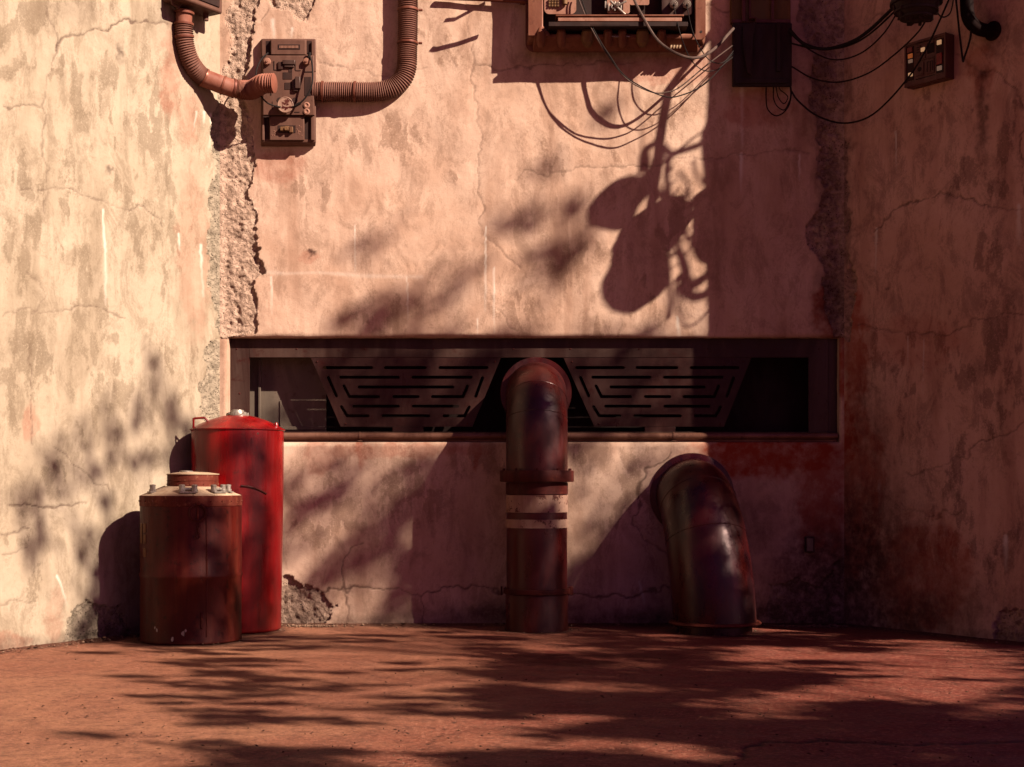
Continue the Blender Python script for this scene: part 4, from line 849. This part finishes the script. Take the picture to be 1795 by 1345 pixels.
# ------------------------------------------------------------------ lit control panel on the right wall
sP = lambda px_: ((px_-CX)/F*wall_depth(px_)-RA.x)/RDIR.x
DR = RDIR.to_3d(); NR = RN.to_3d(); UZ = Vector((0, 0, 1))
pa, pb = W(1598, 82, .0), W(1598, 159, .0)
s0, s1 = sP(1601), sP(1673); zt0, zb0 = pa.z-.005, pb.z
lp = empty('lit_keypad', W(1634, 110, 0), 'small square brown control panel with lit buttons on the right wall', 'control panel')
def RW(u, v, off): # u 0..1 to the right, v 0..1 downwards
    s_ = s0+(s1-s0)*u; return Vector((RA.x+RDIR.x*s_, RA.y+RDIR.y*s_, zt0+(zb0-zt0)*v))+NR*off
wU, hV = s1-s0, zt0-zb0
def rb_(m_, u0, u1, v0, v1, a_, b_):
    return m_.box(RW((u0+u1)/2, (v0+v1)/2, (a_+b_)/2), ((u1-u0)*wU, b_-a_, (v1-v0)*hV), (DR, NR, UZ))
mb = MB(); rb_(mb, 0, 1, 0, 1, 0, .11); mb.build('case', 'panel', lp, bevel=.006)
mb = MB(); T = .112
for q in ((0, 1, 0, .05), (0, 1, .90, 1), (0, .035, .05, .90), (.965, 1, .05, .90)): rb_(mb, *q, .11, .124)
mb.build('rim', 'panel', lp, bevel=.003)
mb = MB()
for q in ((.05, .21, .08, .86), (.76, .93, .10, .86), (.26, .72, .06, .075), (.26, .72, .86, .875)): rb_(mb, *q, .11, .1125)
for i in range(9): rb_(mb, .54+i*.02, .55+i*.02, .12, .36, .11, .1145)
build_each(mb, 'dark_channel', 'boxd', lp)
mb = MB()
for q in ((.27, .38, .12, .34), (.28, .40, .38, .44), (.56, .70, .10, .14), (.40, .50, .30, .44), (.27, .46, .52, .80), (.50, .71, .49, .82), (.27, .72, .455, .475)): rb_(mb, *q, .11, .118)
build_each(mb, 'key_block', 'panel', lp, bevel=.002)
mb = MB()
for q in ((.54, .56, .56, .78), (.54, .60, .54, .56), (.62, .64, .54, .78), (.64, .69, .54, .56), (.67, .69, .56, .76), (.29, .36, .15, .17), (.29, .36, .20, .22), (.29, .36, .26, .28)): rb_(mb, *q, .118, .1195)
mb.lathe([(.022, 0), (.022, .004), (0, .006)], RW(.365, .66, .118), 8, (DR, UZ, NR)); build_each(mb, 'key_mark', 'boxd', lp)
for nm, mt, q in (('button', 'button_red', (.06, .19, .10, .22)), ('button', 'lamp_orange', (.08, .19, .25, .35)), ('lamp', 'lamp_dim', (.09, .19, .38, .46)), ('lamp', 'lamp_white', (.09, .19, .68, .77)), ('lamp', 'lamp_white', (.40, .49, .19, .28)),
                  ('lamp', 'lamp_white', (.79, .89, .13, .23)), ('button', 'button_red', (.78, .91, .42, .67)), ('lamp', 'lamp_dim', (.79, .90, .71, .81))):
    mb = MB(); rb_(mb, *q, .112, .124); mb.build(nm, mt, lp, bevel=.003)

# ------------------------------------------------------------------ fixture, bent conduit, small plate on the right
yf = wall_depth(1604)-.75; cf = P(1606, -11, yf); rf = 42/F*yf
fxn = empty('hanging_fixture', cf, 'round dark machine-like fixture hanging at the top edge among the cables', 'fixture')
mb = MB(); pr = [(0, -rf*1.15), (rf*.35, -rf*1.12), (rf*.62, -rf*.98), (rf*.80, -rf*.78), (rf*.86, -rf*.70), (rf*.95, -rf*.52), (rf, -rf*.3), (rf*1.02, -.1*rf), (rf*1.06, -.05*rf), (rf*1.06, .05*rf), (rf, .1*rf), (rf*.9, .5*rf), (rf*.5, .8*rf), (rf*.2, .9*rf)]
mb.lathe(pr, cf, 40); mb.build('bowl', 'board', fxn, smooth=30)
mb = MB(); random.seed(9)
for i in range(22):
    a_ = random.uniform(0, 2*PI); k_ = random.uniform(.35, .98); z_ = -rf*(1.16-.75*k_**3); q = cf+Vector((rf*k_*math.cos(a_), rf*k_*math.sin(a_), z_)); mb.box(q, (random.uniform(.02, .06), random.uniform(.02, .05), random.uniform(.02, .06)))
build_each(mb, 'fitting', 'boxd', fxn, bevel=.004)
for k_, zz_ in ((.83, -.74), (.60, -1.0), (1.0, -.4)):
    mb = MB(); mb.lathe([(rf*k_, -.012), (rf*k_+.016, -.010), (rf*k_+.016, .010), (rf*k_, .012)], cf+Vector((0, 0, rf*zz_)), 40); mb.build('hoop', 'board', fxn)
mb = MB(); mb.tube([cf+Vector((0, 0, rf*.8)), cf+Vector((0, .1, 1.2)), Vector((cf.x+.02, cf.y+.62, cf.z+1.6))], .03, 12); mb.build('hanger', 'board', fxn)
cq = empty('bent_conduit', W(1735, 52, 0), 'black bent conduit coming down and turning into the right wall', 'conduit')
yw = wall_depth(1742)
e = P(1742, 55, yw+.02); ctrl = [P(1695, -70, yw-.03), P(1695, -20, yw-.03), P(1695, 15, yw-.03), P(1699, 34, yw-.03), P(1710, 47, yw-.03), P(1724, 53, yw-.02), e]
mb = MB(); mb.tube(spline(ctrl, 8), .058, 20); mb.build('tube', 'conduit_black', cq)
mb = MB(); mb.lathe([(.06, 0), (.082, 0), (.085, .02), (.06, .03)], W(1742, 55, -.01), 28, (DR, UZ, NR)); mb.build('collar', 'conduit_black', cq)
sp_ = empty('wall_plate', B(1420, 955), 'small grey metal plate low on the dark back wall', 'plate')
mb = MB(); bb(mb, 1412, 1428, 941, 969, 0, .045); mb.build('box', 'frame', sp_, bevel=.006)
mb = MB(); bb(mb, 1414.5, 1425.5, 944, 966, .045, .052); mb.build('cover', 'plate', sp_, bevel=.003)

# ------------------------------------------------------------------ litter on the floor
mb = MB(); random.seed(21)
for i in range(230):
    px_ = random.uniform(0, 1795); py_ = 1130+random.random()**.7*215
    p_ = floor_pt(px_, py_); a_ = random.uniform(0, PI); L = random.uniform(.005, .018); w_ = L*random.uniform(.25, .6)
    if (p_.x-LA.x)*LN.x+(p_.y-LA.y)*LN.y < .05 or (p_.x-RA.x)*RN.x+(p_.y-RA.y)*RN.y < .05: continue
    u_ = Vector((math.cos(a_), math.sin(a_), random.uniform(-.1, .2))); w2 = Vector((-math.sin(a_), math.cos(a_), random.uniform(-.2, .2))); c_ = Vector((p_.x, p_.y, .012))
    mb.add([c_-u_*L, c_-w2*w_, c_+u_*L, c_+w2*w_, c_+Vector((0, 0, .006)), c_-Vector((0, 0, .004))], [(0, 1, 4), (1, 2, 4), (2, 3, 4), (3, 0, 4), (1, 0, 5), (2, 1, 5), (3, 2, 5), (0, 3, 5)])
tag(mb.build('leaf_litter', 'dry', None, smooth=0), 'small dry leaf scraps scattered over the floor', 'litter', kind='stuff')

mb = MB(); random.seed(33)
def grit(x, y, L):
    q = Vector((x, y, .006+L*.3)); pts = [Vector((random.gauss(0, 1), random.gauss(0, 1), random.gauss(0, .6))).normalized()*L*random.uniform(.6, 1.1) for _ in range(6)]
    ax = [Vector((1, 0, 0)), Vector((0, 1, 0)), Vector((-1, 0, 0)), Vector((0, -1, 0))]
    vs = [q+a*L*random.uniform(.6, 1.2)+Vector((0, 0, random.uniform(-.3, .3)*L)) for a in ax]+[q+Vector((0, 0, L*random.uniform(.4, .8))), q-Vector((0, 0, L*.6))]
    mb.add(vs, [(0, 1, 4), (1, 2, 4), (2, 3, 4), (3, 0, 4), (1, 0, 5), (2, 1, 5), (3, 2, 5), (0, 3, 5)])
for i in range(1300):
    t_ = random.random(); g_ = abs(random.gauss(0, .10))+.01; L = random.choice((.003, .004, .006, .009)) if random.random() < .96 else random.uniform(.012, .020)
    k_ = random.random()
    if k_ < .4: grit(random.uniform(-2.8, 3.2), D-g_, L)
    elif k_ < .6: u_ = random.uniform(0, 2.8); grit(LA.x+LDIR.x*u_+LN.x*g_, LA.y+LDIR.y*u_+LN.y*g_, L)
    elif k_ < .75: u_ = random.uniform(0, 2.0); grit(RA.x+RDIR.x*u_+RN.x*g_, RA.y+RDIR.y*u_+RN.y*g_, L)
    elif k_ < .87:
        cx_, cy_, r_ = random.choice(((xp, YP, R0), (xb, YE, .34), (xq, yb, rb), (xt, yt, rt-.03))); a_ = random.uniform(0, 2*PI); grit(cx_+math.cos(a_)*(r_+g_*.5), cy_+math.sin(a_)*(r_+g_*.5), L)
    else:
        p_ = floor_pt(random.uniform(0, 1795), 1135+210*random.random()**.8); L = min(L, .007)
        if (p_.x-LA.x)*LN.x+(p_.y-LA.y)*LN.y > .05 and (p_.x-RA.x)*RN.x+(p_.y-RA.y)*RN.y > .05: grit(p_.x, p_.y, L*.8)
for cx_, cy_ in ((P(150, 0, 13.3).x, 13.25), (P(540, 0, 14).x, 14.05), (P(1420, 0, 14).x, 14.0)):
    for i in range(90): a_ = random.uniform(0, 2*PI); r_ = abs(random.gauss(0, .16)); x_, y_ = cx_+r_*1.3*math.cos(a_), min(cy_+r_*.5*math.sin(a_), 14.15); grit(x_, y_, random.uniform(.006, .022))
tag(mb.build('grit', M['grit'], None, smooth=0, loc=(0, 0, 0)), 'crumbled plaster grit and pebbles along the foot of the walls and pipes', 'rubble', kind='stuff')

mb = MB(); random.seed(77)
for i in range(130):
    x_ = random.uniform(-2.4, 3.0); y_ = D-.05-abs(random.gauss(0, .12)); L = random.uniform(.012, .034); a_ = random.uniform(0, PI); w_ = L*random.uniform(.3, .5)
    if i % 3 == 0: u0 = random.uniform(.6, 2.7); g_ = .05+abs(random.gauss(0, .08)); x_, y_ = LA.x+LDIR.x*u0+LN.x*g_, LA.y+LDIR.y*u0+LN.y*g_
    u_ = Vector((math.cos(a_), math.sin(a_), random.uniform(-.1, .3)))*L; w2 = Vector((-math.sin(a_), math.cos(a_), random.uniform(-.2, .4)))*w_; c_ = Vector((x_, y_, .022))
    mb.add([c_-u_, c_-w2+Vector((0, 0, .004)), c_+u_, c_+w2+Vector((0, 0, .006)), c_+Vector((0, 0, .009)), c_-Vector((0, 0, .002))], [(0, 1, 4), (1, 2, 4), (2, 3, 4), (3, 0, 4), (1, 0, 5), (2, 1, 5), (3, 2, 5), (0, 3, 5)])
tag(mb.build('fallen_leaves', 'dry', None, smooth=0), 'curled brown leaves drifted along the foot of the walls', 'leaves', kind='stuff')

# ------------------------------------------------------------------ trees that throw the dappled shade (stand right of the picture)
random.seed(4)
def target(px_, py_, y=None):
    if y: return P(px_, py_, y)
    fl = H*F/max(1, (py_-HY))
    if py_ > HY and fl < wall_depth(px_): return floor_pt(px_, py_)
    return W(px_, py_)
clumps = []
def cl(px_, py_, r, y=None, t=None, flat=1.0, dens=1.0, ang=None):
    p_ = target(px_, py_, y); t_ = t or (random.uniform(17, 20) if not ang == 0 else random.uniform(11.5, 15.5)); clumps.append((p_-SUN*t_, r, flat, dens, ang))
for a_ in [(270,640,.10),(262,690,.11),(240,740,.10),(195,740,.13),(205,790,.12),(150,765,.13),(110,850,.17),(75,905,.16),(40,880,.10),(60,965,.10),(165,835,.12),(190,880,.13),(150,960,.15),(185,990,.15),(215,1010,.13),(290,700,.10),(305,740,.10),(300,790,.10),(90,800,.10),(240,820,.10),(260,800,.08),(200,940,.12),(175,1040,.10),(330,760,.08),
   (955,300,.06),(925,395,.08),(985,445,.09),(960,485,.12),(790,500,.13),(765,540,.14),(690,550,.13),(645,430,.09),(720,520,.10),(650,570,.10),(1010,430,.10),(940,460,.10),(1000,360,.05),(600,560,.07),(880,400,.06),(1000,380,.05),(660,560,.08),(1060,200,.04),
   (530,835,.17),(575,825,.14),(500,870,.12),(560,890,.12),(515,955,.14),(520,905,.10),(610,850,.12),(640,880,.14),(690,900,.17),(690,945,.20),(650,965,.17),(610,990,.14),(700,985,.15),(740,905,.12),(560,990,.10),(575,1010,.10),(770,830,.08),(720,830,.08),(690,1050,.10),(540,1050,.12),(780,980,.1),
   (1130,950,.2),(1090,1030,.2),(1010,785,.10),(1020,835,.10),(1000,1010,.15),(1060,900,.12),(1040,960,.13),(1070,1000,.18),(1080,950,.2),(1110,860,.15),(1140,800,.14),(1140,900,.2),(1150,1000,.25),(1060,1040,.2),(1170,860,.2),(1230,900,.3),(1290,900,.3),(1290,980,.3),(1220,1000,.3),(1340,850,.25),(1300,840,.12)]: cl(*a_)
for a_ in [(480,775,.13),(470,840,.14),(450,780,.12),(470,900,.16),(440,970,.16),(475,1030,.18),(430,1080,.2),(430,860,.13),(400,790,.07),(450,930,.18),(430,1010,.2),(470,1060,.2),(360,830,.1),(465,1000,.15)]: cl(a_[0], a_[1], a_[2], 13.35)
for a_ in [(400,900,.13),(360,920,.12),(300,930,.16),(260,960,.12),(340,980,.2),(400,990,.2),(280,1030,.2),(340,1070,.25),(400,1070,.2),(260,1090,.2),(320,1110,.2),(270,900,.06),(310,892,.06),(375,885,.07),(415,950,.1),(240,1030,.1)]: cl(a_[0], a_[1], a_[2], 12.5)
for a_ in [(960,680,.2),(925,730,.16),(905,820,.09),(960,960,.25),(930,1080,.25),(920,680,.13),(900,740,.12),(900,800,.06),(975,720,.1),(920,850,.12),(900,870,.08),(945,950,.2),(920,1000,.2),(970,1040,.2),(950,900,.06),(985,880,.06)]: cl(a_[0], a_[1], a_[2], 13.45)
for a_ in [(1240,900,.3),(1250,1000,.35),(1200,830,.15),(1200,870,.15),(1260,880,.15),(1220,960,.22),(1290,960,.22),(1230,1040,.2),(1290,1050,.12),(1180,930,.15)]: cl(a_[0], a_[1], a_[2], 13.3)
for a_ in [(600,640,.15),(690,660,.2),(760,720,.2),(830,700,.15),(1030,620,.12),(1170,620,.15),(1060,760,.12),(640,730,.15),(640,650,.15),(720,640,.12),(780,690,.2),(700,710,.18),(620,700,.12),(850,640,.12),(560,660,.14),(1020,670,.2),(1100,650,.2),(1120,720,.15),(1050,720,.2),(1190,680,.25),(1250,690,.25),(1330,690,.2),(760,615,.08),(680,612,.07),(860,612,.06),(1100,612,.08)]: cl(a_[0], a_[1], a_[2], 14.26)
# floor: long thin patches left open between the clumps
lit = [(1640,1160,150,13),(1330,1150,90,7),(1500,1210,130,9),(1330,1240,130,13),(1720,1235,110,18),(1460,1280,70,8),(1010,1202,70,8),(1150,1205,60,5),(960,1128,60,9),(820,1155,60,7),(1640,1130,90,5),(1100,1310,120,8),(1760,1190,60,6),(1430,1146,60,5),(540,1240,60,8),(700,1140,100,6),(590,1160,80,6),(690,1190,90,6),(520,1290,110,12),(800,1290,180,14),(980,1270,60,10),(1250,1325,90,8),(1600,1320,100,7),(700,1330,120,12),(620,1220,60,6),(1080,1165,50,5),(1720,1300,60,5)]
random.seed(12)
for i in range(1300):
    px_ = random.uniform(150, 1900) if i % 3 else random.uniform(850, 1900); py_ = 1108+random.random()*255
    left_open = px_ < 200+max(0, (py_-1190))*1.5
    if left_open and random.random() < .90: continue
    if px_ < 900 and random.random() < .50-.0004*px_: continue
    if any(((px_-x_)/(rx*1.25))**2+((py_-y_)/(ry*1.7+5))**2 < 1 for x_, y_, rx, ry in lit): continue
    cl(px_, py_, random.uniform(.12, .22) if px_ > 900 else random.uniform(.07, .14), None, None, 1.0, .9, 0)
trunks = [(Vector((14.6, 5.6, 0)), 8.2, 'broad leafy tree standing beyond the shaded right wall, out of frame', 0), (Vector((15.8, -1.0, 0)), 8.0, 'tall leafy tree to the right behind the viewer, nearer the camera', 1), (Vector((10.6, -4.8, 0)), 7.8, 'leaning leafy tree behind the viewer, out of frame', 2)]
lists = [[], [], []]
for c in clumps:
    d_ = [(c[0].xy-t_[0].xy).length for t_ in trunks]; lists[d_.index(min(d_))].append(c)
for (base, hh, lab, ti), cs in zip(trunks, lists):
    tr = empty('shade_tree', base, lab, 'tree', 'trees throwing dappled shade')
    fork = base+Vector((0, 0, hh*.62))
    mb = MB(); mb.tube(spline([base-Vector((0, 0, .1)), base+Vector((.05, .05, .6)), base+Vector((-.1, .05, 2.2)), fork], 5), [.30-.13*i/15 for i in range(16)], 14); mb.build('trunk', 'bark', tr)
    # limbs: group clumps by direction
    groups = {}
    for c in cs:
        v_ = c[0]-fork; groups.setdefault(int((math.atan2(v_.y, v_.x)+PI)*1.6), []).append(c)
    for gi, gl in groups.items():
        cen = sum((g_[0] for g_ in gl), Vector((0, 0, 0)))/len(gl); mid = fork.lerp(cen, .55)+Vector((0, 0, .7)); mb = MB()
        pth = spline([fork, fork.lerp(mid, .5)+Vector((0, 0, .2)), mid, cen], 5); mb.tube(pth, [.026-.018*i/(len(pth)-1) for i in range(len(pth))], 8)
        for g_ in gl: mb.tube([mid.lerp(cen, .6), mid.lerp(g_[0], .7)+Vector((0, 0, .12)), g_[0]], [.006, .005, .003], 5)
        mb.build('limb', 'bark', tr)
    mb = MB()
    for p_, r_, flat, dens, ang in cs:
        n_ = int((38 if ang == 0 else 19)*dens*max(1, (r_/.13)**1.7)); r_ *= 1.0 if ang == 0 else 1.15
        for k_ in range(n_):
            g = Vector((random.gauss(0, 1), random.gauss(0, 1), random.gauss(0, 1))); g = g*(r_*.62)
            if ang == 0: g = Vector((g.x*1.8, g.y*.6, g.z*.35))
            q = p_+g; L = random.uniform(.05, .10); u_ = Vector((random.gauss(0, 1), random.gauss(0, 1), random.gauss(0, 1))).normalized(); w_ = u_.orthogonal().normalized()*L*.45; nn_ = u_.cross(w_).normalized()*L*.12
            mb.add([q-u_*L, q-w_+nn_, q+u_*L, q+w_+nn_], [(0, 1, 2), (0, 2, 3)])
    # foliage that does not reach the sunlit court: fills the crown above and behind
    for k_ in range(2600):
        a_ = random.uniform(0, 2*PI); rr_ = random.uniform(.3, 2.2); q = base+Vector((rr_*math.cos(a_)+2.6, rr_*math.sin(a_)*.8-.6, hh+random.gauss(0, .9)))
        cval = q.y+q.x/1.5-0; L = random.uniform(.07, .13); u_ = Vector((random.gauss(0, 1), random.gauss(0, 1), random.gauss(0, 1))).normalized(); w_ = u_.orthogonal().normalized()*L*.45
        mb.add([q-u_*L, q-w_, q+u_*L, q+w_], [(0, 1, 2), (0, 2, 3)])
    mb.build('crown', 'leaf', tr, smooth=0)

# ------------------------------------------------------------------ unseen broad-leaved plant, added and outlined to cast the leaf shadow
T5 = 5.0
def S5(px_, py_, t=T5): return B(px_, py_)-SUN*t
hp = empty('shadow_plant', S5(1110, 150), 'unseen broad-leaved plant on a thin rod at the right, shaped to cast the leafy shadow', 'plant')
def shape(m_, pts, th=.012, curve=0.0):
    pl = [(S5(*p_).x, S5(*p_).z) for p_ in pts]; y0 = S5(*pts[0]).y
    m_.prism([pl], lambda x, z, h: Vector((x, y0+h, z)), th)
def smooth2(pts, n=4):
    q = [Vector((x, y, 0)) for x, y in pts]; q = q+[q[0], q[1]]; s_ = spline(q, n); m_ = len(pts)*n; s_ = s_[:m_]
    return [(v_.x, v_.y) for v_ in s_]
mb = MB(); shape(mb, smooth2([(1025,391),(1028,369),(1038,354),(1052,337),(1078,317),(1104,309),(1126,312),(1134,326),(1131,345),(1116,366),(1111,380),(1100,394),(1080,408),(1048,402)])); mb.build('leaf', 'leaf', hp, smooth=0)
mb = MB(); shape(mb, smooth2([(1050,510),(1053,495),(1061,480),(1074,455),(1093,437),(1094,430),(1112,418),(1132,404),(1146,405),(1156,430),(1163,460),(1165,500),(1152,522),(1130,537),(1106,551),(1072,549),(1054,532)])); mb.build('leaf', 'leaf', hp, smooth=0)
mb = MB(); mb.tube([S5(1093, 60), S5(1110, 150), S5(1122, 220), S5(1128, 290)], .006, 8); mb.tube([S5(1060, -900), S5(1075, -300), S5(1093, 60)], .006, 8); mb.build('rod', 'bark', hp)
mb = MB()
for pts, r_ in [([(1126,300),(1128,270),(1140,255),(1160,256),(1176,270),(1200,262),(1226,254)], .045), ([(1130,262),(1136,310),(1142,350),(1148,400),(1158,470)], .045), ([(1176,270),(1168,300),(1172,340),(1180,400),(1190,450),(1200,490)], .035), ([(1166,440),(1170,500),(1175,556)], .028),
                ([(1188,300),(1204,320),(1214,360),(1226,390)], .014), ([(1216,280),(1222,310),(1240,330)], .02), ([(1196,400),(1210,430),(1226,450)], .02), ([(1155,275),(1170,290),(1176,300)], .03), ([(1190,262),(1214,243),(1230,232)], .010),
                ([(1192,480),(1210,500),(1230,490)], .07), ([(1186,440),(1200,470),(1206,520)], .05), ([(1150,330),(1166,350),(1176,345)], .04), ([(1190,500),(1215,520),(1240,516)], .06),
                ([(1182,490),(1184,530),(1196,562),(1214,570),(1232,555),(1244,540)], .010), ([(1186,505),(1200,548),(1214,556)], .006)]:
    mb.tube(spline([S5(*p_) for p_ in pts], 5), r_*.55 if r_ > .012 else r_, 8)
random.seed(8)
for i in range(34):
    x_, y_ = random.uniform(1180, 1232), random.uniform(300, 500); a_ = random.uniform(-1.2, 1.2); L = random.uniform(14, 34); b_ = random.uniform(-10, 10)
    mb.tube(spline([S5(x_, y_), S5(x_+L*.5*math.sin(a_)+b_, y_+L*.5*math.cos(a_)), S5(x_+L*math.sin(a_), y_+L*math.cos(a_))], 4), random.uniform(.004, .009), 5)
mb.build('stem', 'bark', hp)

# ------------------------------------------------------------------ camera, sun, sky
cam = bpy.data.cameras.new('camera'); co = bpy.data.objects.new('camera', cam); COL.objects.link(co)
co.location = (0, 0, H); co.rotation_euler = (PI/2, 0, 0); cam.sensor_width = 36; cam.lens = F/1795*36
cam.shift_x = (897.5-CX)/1795; cam.shift_y = (HY-672.5)/1795; cam.clip_end = 1000; SC.camera = co
sl = bpy.data.lights.new('sun', 'SUN'); sl.energy = 5.0; sl.angle = math.radians(.5); sl.color = (1, .865, .70)
so = bpy.data.objects.new('sun', sl); COL.objects.link(so); so.rotation_euler = SUN.to_track_quat('-Z', 'Y').to_euler(); so.location = (10, -5, 12)
w = bpy.data.worlds.new('World'); SC.world = w; w.use_nodes = True; nt = w.node_tree; bg = nt.nodes['Background']
sky = nt.nodes.new('ShaderNodeTexSky'); sky.sky_type = 'NISHITA'; sky.sun_disc = False
el = math.asin(-SUN.z); az = math.atan2(-SUN.x, -SUN.y); sky.sun_elevation = el; sky.sun_rotation = az; sky.dust_density = 3.0
mx_ = nt.nodes.new('ShaderNodeMix'); mx_.data_type = 'RGBA'; mx_.blend_type = 'MULTIPLY'; mx_.inputs[0].default_value = 1; mx_.inputs[7].default_value = (.22, .075, .20, 1)
nt.links.new(sky.outputs[0], mx_.inputs[6]); nt.links.new(mx_.outputs[2], bg.inputs['Color']); bg.inputs['Strength'].default_value = .06
SC.view_settings.view_transform = 'Standard'; SC.view_settings.look = 'None'; SC.view_settings.exposure = .72+1.17; SC.view_settings.gamma = 1
SC.render.engine = 'CYCLES'; SC.cycles.use_denoising = True; SC.cycles.max_bounces = 6; SC.cycles.diffuse_bounces = 2
